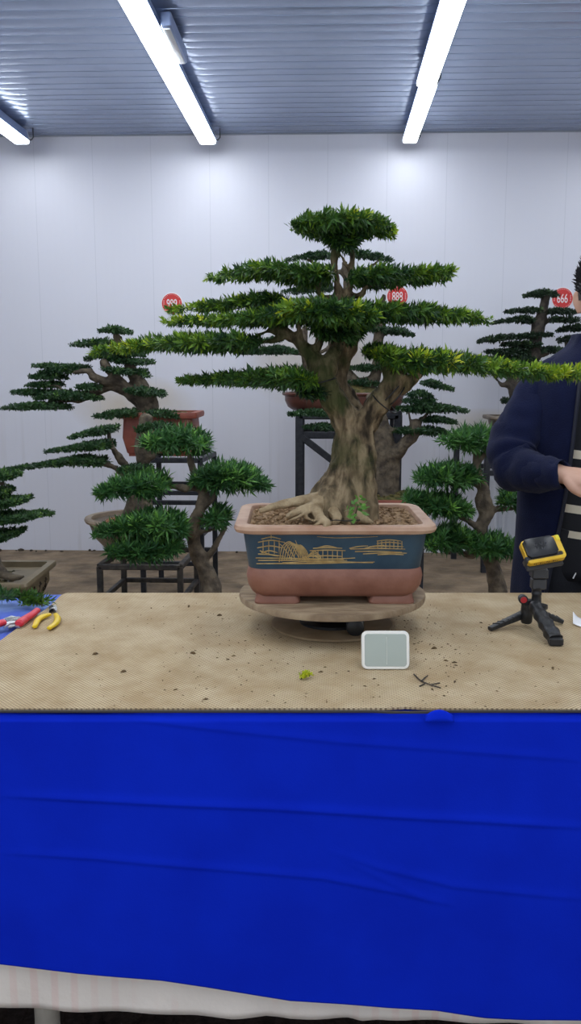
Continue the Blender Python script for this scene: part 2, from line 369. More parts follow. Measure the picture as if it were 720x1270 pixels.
mx = nd(nt, 'ShaderNodeMix', data_type='RGBA'); nt.links.new(dm, mx.inputs[0]); nt.links.new(src, mx.inputs[6]); mx.inputs[7].default_value = (.20, .29, .55, 1); nt.links.new(mx.outputs[2], b.inputs['Base Color'])
def hang(name, low, v0, mt, amp, topv, label, cat, creases=True, over=None):
    q = MB(); us = np.linspace(-1.36, 1.36, 341); NZ = 190
    lz = np.interp(us, [p[0] for p in low], [p[1] for p in low])
    rows = []
    nb = 26
    for j in range(nb):                              # lying part, back to front
        v = topv+(v0-topv)*j/(nb-1)
        rows.append([(u, v, ZT-.004+ .0022*sin(u*9+v*14)*sin(v*21-u*5)) for u in us])
    for j in range(1, NZ+1):
        f = j/NZ; row = []
        for u, zb in zip(us, lz):
            zt = ZT-.003; z = zt+(zb-zt)*f**1.0
            drop = zt-z; r = .010
            v = v0-r*min(1, drop/.012)
            v += amp*(sin(u*7+1)*sin(drop*5+u*2)+.5*sin(u*17+drop*9))*min(1, drop*6)-.010*drop
            if creases:
                for cu, cz, a in crs:
                    if cu[0] <= u <= cu[-1]:
                        d = z-np.interp(u, cu, cz); fade = min(1, (u-cu[0])*8+.1, (cu[-1]-u)*8+.3)
                        v -= fade*a*(math.exp(-(max(d, 0)/.011)**2) if d > 0 else math.exp(-(d/.003)**2))
            if over: v += over(u, z, f)
            row.append((u, v, z))
        rows.append(row)
    q.loft([[R2(*p) for p in r] for r in rows], cap=False, close=False)
    o = q.build(name, mt, angle=70); md = o.modifiers.new('t', 'SOLIDIFY'); md.thickness = .002; md.offset = 1
    return tag(o, label, cat)
hang('tablecloth', bl, VF, BLUE, .0014, VB+.004, 'deep blue plush cloth covering the table and hanging down its front', 'tablecloth')
m = mat('white_cotton_cloth', (.62, .55, .48), .9, spec=.1, bump=.25, bscale=30); nt = m.node_tree; b = nt.nodes['Principled BSDF']
tc = nd(nt, 'ShaderNodeTexCoord'); sx = nd(nt, 'ShaderNodeSeparateXYZ', ins=(tc.outputs['Object'],))
w = mth(nt, 'SINE', mth(nt, 'MULTIPLY', sx.outputs[0], 170.)); w = nd(nt, 'ShaderNodeMapRange', ins=(w, .2, .7, 0., .6)).outputs[0]
nn = nd(nt, 'ShaderNodeTexNoise', ins=(tc.outputs['Object'],)); nn.inputs['Scale'].default_value = 6
w = mth(nt, 'MULTIPLY', w, nd(nt, 'ShaderNodeMapRange', ins=(nn.outputs['Fac'], .42, .6, 0., 1.)).outputs[0])
mx = nd(nt, 'ShaderNodeMix', data_type='RGBA'); nt.links.new(w, mx.inputs[0]); mx.inputs[6].default_value = (.82, .74, .66, 1); mx.inputs[7].default_value = (.80, .60, .54, 1); nt.links.new(mx.outputs[2], b.inputs['Base Color'])
q = MB(); us = np.linspace(-1.34, 1.34, 301); lz = np.interp(us, [p[0] for p in wl], [p[1] for p in wl]); rows = []
for j in range(46):
    f = j/45; rows.append([R2(u, VF+.0125+.003*sin(u*11+f*6)*f-.006*f+.0025*sin(u*43+9*f)*f, (ZT-.035)+(zb-(ZT-.035))*f) for u, zb in zip(us, lz)])
q.loft(rows, cap=False, close=False); o = q.build('under_cloth', m, angle=70); md = o.modifiers.new('t', 'SOLIDIFY'); md.thickness = .0015; md.offset = 1
tag(o, 'off-white cotton cloth with faint pink stripes showing below the blue cloth', 'cloth')
# --- woven tan mat on the table
m = bpy.data.materials.new('tan_mesh_mat'); m.use_nodes = True; nt = m.node_tree; b = nt.nodes['Principled BSDF']
tc = nd(nt, 'ShaderNodeTexCoord'); mp = nd(nt, 'ShaderNodeMapping', ins=(tc.outputs['Object'],)); mp.inputs['Rotation'].default_value = (0, 0, TA+radians(45)); mp.inputs['Scale'].default_value = (1, 1, 0)
vo = nd(nt, 'ShaderNodeTexVoronoi', ins=(mp.outputs[0],)); vo.inputs['Scale'].default_value = 165; vo.inputs['Randomness'].default_value = 0
hole = nd(nt, 'ShaderNodeMapRange', ins=(vo.outputs['Distance'], .22, .48, 0., 1.)).outputs[0]
nn = nd(nt, 'ShaderNodeTexNoise', ins=(tc.outputs['Object'],)); nn.inputs['Scale'].default_value = 7; nn.inputs['Detail'].default_value = 12; nn.inputs['Roughness'].default_value = .65
rp = nd(nt, 'ShaderNodeValToRGB', ins=(nn.outputs['Fac'],)); e = rp.color_ramp.elements
e[0].position = .36; e[0].color = (.44, .315, .165, 1); e[1].position = .66; e[1].color = (.68, .56, .37, 1)
mx = nd(nt, 'ShaderNodeMix', data_type='RGBA'); nt.links.new(mth(nt, 'MULTIPLY', hole, .95), mx.inputs[0]); nt.links.new(rp.outputs[0], mx.inputs[7]); mx.inputs[6].default_value = (.26, .185, .11, 1)
nt.links.new(mx.outputs[2], b.inputs['Base Color']); b.inputs['Roughness'].default_value = .75; b.inputs['Specular IOR Level'].default_value = .25
bp = nd(nt, 'ShaderNodeBump'); bp.inputs['Strength'].default_value = .6; bp.inputs['Distance'].default_value = .0015; nt.links.new(hole, bp.inputs['Height']); nt.links.new(bp.outputs[0], b.inputs['Normal'])
MATM = m
ZM = ZT+.0035
out = [inv2(PT(x, y, ZM)) for x, y in ((-8, 801), (22, 779), (55, 757), (66, 748), (75, 739), (80, 737.5))]
poly = [(-1.30, out[0][1]-.10)]+out+[(1.32, VB-.001), (1.32, VF-.003), (.50, VF-.002), (.245, VF+.001), (.2, VF+.006), (.165, VF+.001), (-1.30, VF-.002)]
poly[len(out)] = (poly[len(out)][0], VB-.002)
q = MB(); n = len(poly)
q.loft([[R2(u, v, ZM-.003) for u, v in poly], [R2(u, v, ZM+.001) for u, v in poly]])
o = q.build('mesh_mat', MATM, smooth=False); tag(o, 'tan perforated mesh mat covering the work table, back left corner turned away', 'mat')
EDGE = mat('dark_edge', (.035, .03, .03), .7, bump=.1)
q = MB(); q.tube([R2(u, VF-.0045-(.004 if abs(u-.2) < .04 else 0), ZM-.003) for u in np.linspace(-1.3, 1.32, 90)], .0026, 6); q.build('edge_binding', EDGE, o)
ZS = ZM+.001
# cloth corner bump at the front edge
q = MB()
rows = []
for i in range(9):
    a = i/8; h = sin(a*pi)
    c = inv2(PT(540, 880, ZT))[0]
    rows.append([R2(c-.022+.05*a, VF-.012-.002*j, ZT-.004+.011*h*(1-(j/4)**2)-.004*j*.5) for j in range(5)])
q.loft(rows, cap=False, close=False); o = q.build('cloth_fold', mat('blue_plush_fold', (.0018, .020, .50), .85, spec=.08, bump=.1, bscale=300)); md = o.modifiers.new('t', 'SOLIDIFY'); md.thickness = .0025
o.parent = bpy.data.objects['tablecloth']; o.location = ROOT[o]-ROOT[bpy.data.objects['tablecloth']]

# ================================================================== TURNTABLE
PLY = mat('weathered_ply', (.20, .135, .08), .8, col2=(.36, .27, .17), scale=14, bump=.4, bscale=50, stretch=(1, 3, 1))
PLYD = mat('dusty_board', (.24, .165, .09), .8, col2=(.32, .235, .14), scale=18, bump=.3)
BLK = mat('black_plastic_part', (.008, .009, .011), .4, col2=(.016, .017, .02), scale=40, bump=.08)
CX, CV = inv2((.026, 1.99))
tc_ = R2(CX, CV, 0)
ZD = .886
t = thing('turntable', (tc_[0], tc_[1], ZS), 'round weathered wooden turntable under the blue-banded bonsai pot', 'turntable')
q = MB(); q.lathe([(.205, ZD-.016), (.2115, ZD-.0145), (.213, ZD-.008), (.2115, ZD-.001), (.206, ZD)], (tc_[0], tc_[1], 0), 96); q.build('top_disc', PLY, t)
q = MB(); q.lathe([(.136, ZS), (.139, ZS+.002), (.139, ZS+.006), (.135, ZS+.008)], (tc_[0], tc_[1]-.002, 0), 72); q.build('base_disc', PLYD, t)
q = MB(); q.lathe([(.075, ZS+.008), (.075, ZS+.014), (.032, ZS+.02), (.028, ZD-.03), (.07, ZD-.022), (.07, ZD-.016)], (tc_[0], tc_[1], 0), 32); q.build('pivot', BLK, t)
kx = P(440, 777, 1.89)
q = MB(); q.lathe([(.012, -.016), (.0185, -.013), (.020, -.004), (.020, .008), (.014, .014), (.006, .014), (.006, .07)], (kx[0], kx[1], kx[2]+.000), 24, axis='y'); q.build('lock_knob', BLK, t)

# ================================================================== MAIN BONSAI
def rr(hw, hd, r, z, n=6, cx=0, cv=0):              # rounded-rectangle ring in the pot's frame
    ring = []
    for sx_, sy_, a0 in ((1, -1, -pi/2), (1, 1, 0), (-1, 1, pi/2), (-1, -1, pi)):
        for k in range(n+1):
            a = a0+pi/2*k/n; ring.append(R2(CX+cx+sx_*(hw-r)+r*cos(a), CV+.008+cv+sy_*(hd-r)+r*sin(a), z))
    return ring
PINK = mat('pinkish_clay', (.21, .085, .055), .45, spec=.4, col2=(.27, .12, .08), scale=25, bump=.12, bscale=60)
RIM = mat('pale_clay_rim', (.36, .20, .125), .55, col2=(.48, .31, .21), scale=16, bump=.15, bscale=50)
NAVY = mat('slate_blue_glaze', (.014, .045, .080), .5, col2=(.026, .064, .10), scale=18, bump=.12, bscale=45)
GOLD = mat('gold_brown_paint', (.34, .22, .075), .55, col2=(.48, .34, .14), scale=60, bump=.2)
SOIL = mat('brown_soil', (.22, .125, .06), .95, col2=(.50, .33, .18), scale=70, bump=1, bscale=110, bdist=.02)
tree = thing('potted_bonsai', (tc_[0], tc_[1], ZD), 'big bonsai in a blue-banded clay pot on the table, long lime-tipped pads', 'potted bonsai')
ZR = 1.064
q = MB(); q.loft([rr(.172, .128, .03, .903), rr(.180, .136, .034, .912), rr(.188, .144, .036, .928), rr(.191, .147, .036, .948), rr(.189, .145, .036, .960), rr(.186, .142, .036, .966)])
pot = q.build('pot', PINK, tree, angle=50)
q = MB(); q.loft([rr(.1855, .1415, .036, .9655), rr(.1865, .1425, .036, .967), rr(.197, .153, .036, 1.046)], cap=False); q.build('glazed_band', NAVY, pot)
q = MB(); q.loft([rr(.186, .142, .03, 1.040), rr(.199, .155, .04, 1.043), rr(.213, .170, .044, 1.047), rr(.2165, .1735, .046, 1.054), rr(.2145, .1715, .046, 1.061), rr(.209, .166, .044, ZR), rr(.189, .147, .030, ZR-.001), rr(.186, .144, .028, ZR-.006), rr(.184, .142, .028, 1.02)], cap=False); q.build('rim', RIM, pot)
for sx_ in (-1, 1):
    for sy_ in (-1, 1):
        q = MB(); cxx, cyy = sx_*.124, sy_*.096
        q.loft([rr(.049, .032, .012, ZD, cx=cxx, cv=cyy), rr(.050, .033, .012, ZD+.004, cx=cxx, cv=cyy), rr(.047, .030, .012, ZD+.012, cx=cxx, cv=cyy), rr(.046, .030, .012, .914, cx=cxx, cv=cyy)])
        q.build('foot', PINK, pot)
# painted landscape on the front band: strokes of raised slip
def band(x, y):                                     # photo position -> point on the sloping front face
    v = CV+.008-.148
    for _ in range(8):
        u, z = pxu(x, y, v); v = CV+.008-(.1425+(z-.967)/.079*.0105)
    return R2(u, v-.0006, z)
q = MB()
def stroke(pts, r=.0011): q.tube([band(*p) for p in pts], [r*.8]+[r]*(len(pts)-2)+[r*.6], 5, sub=4)
# shore lines
for k, (a, bb) in enumerate((((318,699),(464,697)), ((320,695),(440,692)), ((317,692),(395,693)), ((350,698),(430,695)), ((320,687),(352,690)), ((322,683),(345,690)), ((380,697),(462,698)))):
    stroke([a, ((a[0]+bb[0])/2, (a[1]+bb[1])/2+random.uniform(-1, 1)), bb], .0014)
# left pavilion with stacked roofs
for ya, xa, xb in ((667,324,348), (671,320,352), (678,319,350), (684,324,344)): stroke([(xa, ya+1.5), ((xa+xb)/2, ya-1), (xb, ya+1.5)], .0014)
for x in (326, 333, 340, 346): stroke([(x, 670), (x, 678), (x, 687)], .001)
stroke([(336, 661), (336, 666), (336, 668)], .001)
# willow and rock arches
for k in range(7): stroke([(346+k*3, 697-k), (350+k*3.4, 678-k*.3), (360+k*3, 672+k*1.5), (369+k*2.2, 684+k), (371+k*2, 697)], .0012)
for k in range(4): stroke([(362+k*5, 695), (352+k*6, 680), (345+k*7, 673-k)], .0010)
for k in range(4): stroke([(376, 697-k*2), (388, 684+k*2), (398, 690+k)], .0011)
# middle pavilion
for ya, xa, xb in ((680,388,424), (683,384,428), (690,386,424), (694,386,426)): stroke([(xa, ya), ((xa+xb)/2, ya-.8), (xb, ya)], .0014)
stroke([(392, 680), (405, 677), (420, 680)], .0014)
for x in range(388, 426, 6): stroke([(x, 683), (x, 689), (x, 695)], .001)
# right island with bridge house
for a, bb in (((434,681),(502,681)), ((440,684),(498,685)), ((450,687),(504,686)), ((452,680),(476,676)), ((458,678),(500,678)), ((433,680),(456,677)), ((468,688),(500,688))):
    stroke([a, ((a[0]+bb[0])/2, (a[1]+bb[1])/2-.8), bb], .0013)
for ya in (671, 674): stroke([(467, ya), (482, ya-1.5), (497, ya)], .0013)
for x in range(468, 500, 5): stroke([(x, 671), (x, 675), (x, 681)], .001)
stroke([(393, 665.5), (415, 667), (440, 666.5), (468, 665.5)], .0008)
q.build('landscape_painting', GOLD, pot)
# soil with crumbs
q = MB(); rings = []
for k in range(10):
    f = 1-k/9.5; rings.append([(p[0], p[1], ZR-.010+.012*(1-f)+random.uniform(-.002, .002)) for p in rr(.185*f, .143*f, .028*f, 0)])
q.loft(rings)
for i in range(520):
    u, v = random.uniform(-.178, .178), random.uniform(-.136, .136); r = random.uniform(.0015, .0052)
    p = R2(CX+u, CV+.008+v, ZR-.008+.010*(1-max(abs(u)/.18, abs(v)/.14))+r*.3); q.ball(p, (r*1.2, r, r*.8), 6, n=4)
q.build('soil', SOIL, tree)
# trunk
m = bpy.data.materials.new('mossy_bark'); m.use_nodes = True; nt = m.node_tree; b = nt.nodes['Principled BSDF']
tc = nd(nt, 'ShaderNodeTexCoord'); mp = nd(nt, 'ShaderNodeMapping', ins=(tc.outputs['Object'],)); mp.inputs['Scale'].default_value = (1.5, 1.5, .45)
n1 = nd(nt, 'ShaderNodeTexNoise', ins=(mp.outputs[0],)); n1.inputs['Scale'].default_value = 40; n1.inputs['Detail'].default_value = 8
r1 = nd(nt, 'ShaderNodeValToRGB', ins=(n1.outputs['Fac'],)); e = r1.color_ramp.elements
e[0].position = .36; e[0].color = (.026, .019, .011, 1); e[1].position = .66; e[1].color = (.31, .235, .14, 1)
e = r1.color_ramp.elements.new(.5); e.color = (.145, .105, .06, 1)
n2 = nd(nt, 'ShaderNodeTexNoise', ins=(tc.outputs['Object'],)); n2.inputs['Scale'].default_value = 11; n2.inputs['Detail'].default_value = 6
sx = nd(nt, 'ShaderNodeSeparateXYZ', ins=(tc.outputs['Object'],))
hz = nd(nt, 'ShaderNodeMapRange', ins=(sx.outputs[2], .20, .36, 0., 1.)).outputs[0]
mo = mth(nt, 'MULTIPLY', nd(nt, 'ShaderNodeMapRange', ins=(n2.outputs['Fac'], .44, .60, 0., .75)).outputs[0], hz)
mx = nd(nt, 'ShaderNodeMix', data_type='RGBA'); nt.links.new(mo, mx.inputs[0]); nt.links.new(r1.outputs[0], mx.inputs[6]); mx.inputs[7].default_value = (.045, .060, .014, 1)
pale = nd(nt, 'ShaderNodeMapRange', ins=(sx.outputs[2], .27, .17, 0., .75)).outputs[0]
mx2 = nd(nt, 'ShaderNodeMix', data_type='RGBA'); nt.links.new(pale, mx2.inputs[0]); nt.links.new(mx.outputs[2], mx2.inputs[6]); mx2.inputs[7].default_value = (.36, .27, .155, 1)
n4 = nd(nt, 'ShaderNodeTexNoise', ins=(tc.outputs['Object'],)); n4.inputs['Scale'].default_value = 26; n4.inputs['Detail'].default_value = 5
nt.links.new(mth(nt, 'MULTIPLY', pale, nd(nt, 'ShaderNodeMapRange', ins=(n4.outputs['Fac'], .4, .6, .35, 1.)).outputs[0]), mx2.inputs[0])
nt.links.new(mx2.outputs[2], b.inputs['Base Color']); b.inputs['Roughness'].default_value = .82; b.inputs['Specular IOR Level'].default_value = .25
bp = nd(nt, 'ShaderNodeBump'); bp.inputs['Strength'].default_value = 1; bp.inputs['Distance'].default_value = .016; nt.links.new(n1.outputs['Fac'], bp.inputs['Height']); nt.links.new(bp.outputs[0], b.inputs['Normal'])
MOSSY = m
K = 1.99/FPX
def T3(pts): return [P(x, y, Y) for x, y, Y, r in pts], [r*K for _, _, _, r in pts]
q = MB()
limbs = [
 [(425,655,1.99,44),(428,630,1.99,38),(432,605,1.99,31),(436,575,1.99,27),(438,545,1.99,25),(436,525,1.99,20)],   # main column
 [(398,652,1.94,26),(406,628,1.94,22),(417,600,1.96,17),(426,570,1.97,13)],                                      # front left buttress
 [(452,652,1.95,18),(452,620,1.95,16),(452,585,1.96,15),(450,550,1.98,16),(448,530,1.98,14)],                       # right muscle
 [(430,650,1.91,14),(428,620,1.93,13),(432,585,1.95,11),(440,550,1.96,10)],
 [(380,648,2.0,20),(396,626,2.0,19),(411,600,1.99,15),(424,570,2.0,12)],
 [(436,535,1.99,20),(424,512,1.98,18),(410,490,1.97,16),(399,468,1.97,14),(392,452,1.98,12),(378,432,1.99,9),(356,414,2.0,7),(334,406,2.0,5)],  # left limb
 [(402,472,1.98,12),(409,452,1.98,11),(416,436,1.99,10),(420,420,2.0,9),(416,400,2.0,8)],
 [(442,520,2.03,15),(430,495,2.04,13),(420,475,2.04,11),(424,450,2.04,11),(432,430,2.03,11),(434,410,2.02,11),(428,390,2.01,12),(420,366,2.0,10)],  # rear limb
 [(444,540,1.99,18),(458,516,1.98,16),(474,494,1.97,15),(488,478,1.96,13),(500,464,1.95,10)],                      # right limb
 [(484,484,1.97,10),(502,480,1.96,7),(516,466,1.95,6),(528,452,1.94,5),(560,446,1.92,3)],
 [(487,474,1.96,9),(480,458,1.97,6),(476,444,1.98,4)],
 [(424,384,2.0,8),(418,350,2.0,4.5),(414,320,2.0,4),(412,296,2.0,3.5)],
 [(428,380,2.0,8),(434,352,2.0,5),(437,322,2.0,4),(436,296,2.0,3.5),(446,286,2.0,2.5)],
 [(414,300,2.0,3),(400,288,2.0,2.5)], [(414,330,2.0,3),(424,306,2.0,2)], [(434,340,2.0,3),(424,318,2.0,2)],
 [(436,366,1.99,5),(448,366,1.98,4),(454,356,1.97,3),(480,348,1.97,2)],
 [(416,372,2.0,4),(398,366,2.0,4),(394,352,2.0,4),(390,342,2.0,3),(360,340,2.0,2)],
 [(420,408,2.0,6),(400,398,1.98,4),(360,392,1.97,3),(310,392,1.97,2)], [(428,400,2.0,6),(460,390,1.99,4),(520,384,1.98,2.5)],
 [(356,414,2.0,5),(330,424,1.98,3),(270,426,1.96,2.5),(200,428,1.94,2)], [(398,466,1.97,6),(380,472,1.94,4),(340,470,1.93,3),(270,470,1.92,2)],
 [(374,428,1.99,5),(370,404,1.99,4),(366,392,2,3)], [(388,446,1.99,5),(396,420,1.99,5),(400,398,1.99,4)], [(352,414,2,3),(340,400,2.03,3),(320,380,2.05,2)],
 [(360,416,2,3),(352,402,2.02,3)], [(344,410,2,2.5),(328,412,2,2),(312,420,2,2)]]
for l in limbs:
    a, r = T3(l); q.tube(a, r, 12, sub=6)
trunk = remesh(q.build('trunk', MOSSY, tree), .0042, 2, .014, .03)
# surface roots
q = MB()
for l in ([(406,618,1.95,12),(384,620,1.93,8),(358,624,1.92,6),(336,629,1.91,4.5),(322,634,1.90,3)],
          [(404,628,1.93,11),(384,630,1.90,7),(368,635,1.89,5),(356,641,1.88,3.5)],
          [(394,622,1.92,10),(393,634,1.88,7),(398,643,1.86,6),(406,650,1.84,5),(401,654,1.83,2.5)],
          [(410,632,1.92,9),(418,643,1.88,6),(412,650,1.86,3)],
          [(398,648,1.85,3),(389,652,1.84,2),(380,654,1.84,1.2)],
          [(384,634,1.89,3),(370,641,1.87,2),(358,646,1.86,1.2)], [(376,640,1.89,2.5),(384,644,1.87,2),(390,647,1.86,1.2)],
          [(442,638,1.93,8),(453,645,1.90,5),(462,648,1.89,2)]):
    a, r = T3(l); q.tube(a, r, 10, sub=5)
ROOTM = mat('pale_root_bark', (.24, .165, .085), .85, col2=(.42, .32, .19), scale=35, bump=.7, bscale=70)
remesh(q.build('surface_roots', ROOTM, tree), .0022, 2, .004, .015)
WIRE = mat('black_wire', (.012, .012, .014), .5, bump=.05)
def ringwire(x, y, Y, r, ax):
    c = P(x, y, Y); ax = np.array(ax, float); ax /= np.linalg.norm(ax); u = np.cross(ax, (0, 1, 0)); u /= np.linalg.norm(u); w = np.cross(ax, u)
    q = MB(); q.tube([c+(u*cos(a)+w*sin(a))*r*K for a in np.linspace(0, 2*pi, 22)], .0016, 6); q.build('training_wire', WIRE, tree)
ringwire(398, 474, 1.97, 18, (.25, 0, -.9)); ringwire(486, 486, 1.965, 17.5, (.6, 0, -.55)); ringwire(492, 490, 1.96, 14, (.8, .1, -.6)); ringwire(476, 500, 1.97, 18, (-.6, .2, -.75))
q = MB(); q.tube([P(x, y, 1.85) for x, y in ((404,646),(416,645),(430,646),(446,645))], .0012, 5)
q.build('training_wire', WIRE, tree)
# pads of the main bonsai
A = dict(n=12, L=.027, Wd=.0056, spread=(.35, 1.15))
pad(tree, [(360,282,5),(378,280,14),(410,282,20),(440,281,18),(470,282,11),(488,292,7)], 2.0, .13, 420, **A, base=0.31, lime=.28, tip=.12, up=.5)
pad(tree, [(400,290,8),(416,300,13),(430,302,12),(444,294,8)], 2.0, .06, 110, **A, base=.20, lime=.0, up=-.3)  # core clump: crown shade put into a darker leaf tone
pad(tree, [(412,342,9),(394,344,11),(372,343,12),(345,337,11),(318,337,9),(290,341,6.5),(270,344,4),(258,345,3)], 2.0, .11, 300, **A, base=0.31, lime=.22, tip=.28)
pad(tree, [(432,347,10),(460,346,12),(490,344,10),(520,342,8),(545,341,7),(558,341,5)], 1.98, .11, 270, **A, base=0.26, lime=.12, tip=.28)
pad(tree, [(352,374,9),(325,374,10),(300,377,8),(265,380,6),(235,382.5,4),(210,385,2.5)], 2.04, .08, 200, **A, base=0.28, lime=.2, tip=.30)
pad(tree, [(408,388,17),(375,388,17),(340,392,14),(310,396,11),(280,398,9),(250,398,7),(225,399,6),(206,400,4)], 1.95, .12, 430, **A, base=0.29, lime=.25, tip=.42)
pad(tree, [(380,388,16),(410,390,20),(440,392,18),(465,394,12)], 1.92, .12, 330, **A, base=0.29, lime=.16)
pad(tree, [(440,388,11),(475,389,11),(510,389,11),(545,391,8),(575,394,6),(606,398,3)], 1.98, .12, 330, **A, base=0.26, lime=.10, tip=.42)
pad(tree, [(385,405,10),(410,412,14),(435,410,14),(452,400,8)], 1.99, .06, 150, **A, base=.20, lime=.05, up=-.5)  # underside clump, shade of the crown toned into its leaves
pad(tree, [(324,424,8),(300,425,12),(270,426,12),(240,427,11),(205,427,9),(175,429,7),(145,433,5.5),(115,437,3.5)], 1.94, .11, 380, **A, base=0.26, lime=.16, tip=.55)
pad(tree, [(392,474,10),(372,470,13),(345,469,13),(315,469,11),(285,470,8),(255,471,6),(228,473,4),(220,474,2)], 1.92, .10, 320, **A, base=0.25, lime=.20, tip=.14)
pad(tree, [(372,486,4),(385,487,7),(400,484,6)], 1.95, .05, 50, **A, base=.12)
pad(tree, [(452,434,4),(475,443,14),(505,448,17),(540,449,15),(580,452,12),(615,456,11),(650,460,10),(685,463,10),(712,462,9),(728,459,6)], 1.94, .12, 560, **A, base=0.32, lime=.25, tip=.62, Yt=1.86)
pad(tree, [(452,438,5),(470,436,6),(490,442,6)], 1.97, .05, 60, **A, base=0.26)
# a small weed at the trunk foot
q = MB(); q.tube([P(438,646,1.86), P(441,636,1.86), P(444,626,1.86)], .0012, 5); stem = q.build('weed', BARK, tree)
cs = [P(x, y, 1.86+random.uniform(-.02, .02)) for x, y in ((434,632),(440,626),(446,620),(449,634),(437,640),(452,628))]
leaves('weed_leaf', cs, rng.normal(0, .5, (6, 3))+[0, -.3, .7], np.full(6, .78), 5, .016, .012, LEAF_LONG, stem, (1.0, 1.4))

# ================================================================== BACKGROUND STANDS
def bar(q, a, b_, w=.028):
    a = np.array(a, float); b_ = np.array(b_, float); d = b_-a; d /= np.linalg.norm(d)
    up_ = np.array([0, 0, 1.]) if abs(d[2]) < .9 else np.array([0, 1., 0])
    s_ = np.cross(d, up_); s_ /= np.linalg.norm(s_); u_ = np.cross(s_, d); h = w/2; c = w*.12
    pr = [(-h+c, -h), (h-c, -h), (h, -h+c), (h, h-c), (h-c, h), (-h+c, h), (-h, h-c), (-h, -h+c)]
    q.loft([[p+s_*x+u_*y for x, y in pr] for p in (a, b_)])
def stand(x0, x1, y0, y1, zt, label, mt=STEEL, w=.03, shelf=(), braces=(), name='plant_stand', slats=0, skew=0.):
    t = thing(name, ((x0+x1)/2, (y0+y1)/2, 0), label, 'plant stand', 'steel plant stands')
    h = w/2; zt -= h
    def fx(x, y): return x+skew*(y-y0)
    cs = [(fx(x0, y0)+h, y0+h), (fx(x1, y0)-h, y0+h), (fx(x1, y1)-h, y1-h), (fx(x0, y1)+h, y1-h)]
    for x, y in cs: q = MB(); bar(q, (x, y, 0), (x, y, zt), w); q.build('leg', mt, t, smooth=False)
    q = MB()
    for i in range(4): a, c = cs[i], cs[(i+1) % 4]; bar(q, (*a, zt), (*c, zt), w)
    for k in range(slats):
        f = (k+1)/(slats+1); bar(q, (cs[0][0]+(cs[1][0]-cs[0][0])*f, y0+h, zt), (cs[3][0]+(cs[2][0]-cs[3][0])*f, y1-h, zt), w*.8)
    q.build('top_frame', mt, t, smooth=False)
    for z in shelf:
        q = MB()
        for i in range(4): a, c = cs[i], cs[(i+1) % 4]; bar(q, (*a, z), (*c, z), w*.85)
        q.build('lower_frame', mt, t, smooth=False)
    for a, c in braces: q = MB(); bar(q, a, c, w*.8); q.build('brace', mt, t, smooth=False)
    return t
CLAY = mat('red_clay', (.20, .045, .028), .5, col2=(.27, .075, .045), scale=14, bump=.1)
BROWN = mat('brown_glaze', (.085, .030, .022), .35, col2=(.13, .05, .035), scale=10, bump=.08)
GREYB = mat('grey_brown_glaze', (.09, .066, .045), .5, col2=(.20, .155, .11), scale=9, bump=.2)
OCHRE = mat('ochre_glaze', (.13, .10, .055), .5, col2=(.20, .155, .09), scale=12, bump=.15)
RIMP = mat('sandy_rim', (.24, .18, .13), .6, col2=(.38, .30, .22), scale=14, bump=.2)
MOSS = mat('moss', (.045, .05, .012), .95, col2=(.13, .10, .03), scale=30, bump=1, bscale=80)
def ringrr(cx, cy, hw, hd, r, z, rot=0., n=5):
    out_ = []
    for sx_, sy_, a0 in ((1, -1, -pi/2), (1, 1, 0), (-1, 1, pi/2), (-1, -1, pi)):
        for k in range(n+1):
            a = a0+pi/2*k/n; u, v = sx_*(hw-r)+r*cos(a), sy_*(hd-r)+r*sin(a)
            out_.append((cx+u*cos(rot)-v*sin(rot), cy+u*sin(rot)+v*cos(rot), z))
    return out_
def rectpot(t, cx, cy, z0, h, hw, hd, taper, mt, rimw=.02, rimh=.03, r=.02, rot=0., feet=True, soilm=None, mound=.02, rimm=None, soilz=.03):
    q = MB(); b0 = z0+(.02 if feet else 0)
    g = lambda a, b_, z, r_=r: ringrr(cx, cy, a, b_, r_, z, rot)
    tw, td = hw*taper, hd*taper-(0 if taper > .9 else .0)
    q.loft([g(tw, td, b0), g(tw+(hw-tw)*.45, td+(hd-td)*.45, b0+h*.35), g(hw*.985-rimw, hd*.985-rimw, z0+h-rimh)])
    body = q.build('pot', mt, t, angle=50)
    q = MB(); q.loft([g(hw-rimw-.004, hd-rimw-.004, z0+h-rimh-.004), g(hw-.004, hd-.004, z0+h-rimh), g(hw, hd, z0+h-rimh*.5), g(hw-.004, hd-.004, z0+h), g(hw-rimw-.01, hd-rimw-.01, z0+h), g(hw-rimw-.016, hd-rimw-.016, z0+h-.05)], cap=False); q.build('rim', rimm or mt, body)
    if feet:
        for a in (-1, 1):
            for c in (-1, 1):
                u, v = a*(tw-.06), c*(td-.05); q = MB()
                q.loft([ringrr(cx+u*cos(rot)-v*sin(rot), cy+u*sin(rot)+v*cos(rot), hw_, hd_, .01, z, rot) for hw_, hd_, z in ((.05, .04, z0), (.05, .04, z0+.012), (.056, .045, z0+.024))]); q.build('foot', mt, body)
    q = MB(); rs = []
    for k in range(7):
        f = 1-k/6.4; rs.append([(p[0], p[1], z0+h-soilz+mound*(1-f*f)+random.uniform(-.003, .003)) for p in g((hw-rimw-.015)*f, (hd-rimw-.015)*f, 0, r*f*.8)])
    q.loft(rs)
    for i in range(60):
        u, v = random.uniform(-.9, .9)*(hw-rimw-.02), random.uniform(-.9, .9)*(hd-rimw-.02); rr_ = random.uniform(.004, .012)
        q.ball((cx+u*cos(rot)-v*sin(rot), cy+u*sin(rot)+v*cos(rot), z0+h-soilz+mound*(1-max(abs(u)/hw, abs(v)/hd)**2)), (rr_*1.3, rr_, rr_*.7), 6, n=4)
    q.build('soil', soilm or SOIL, t)
    return body
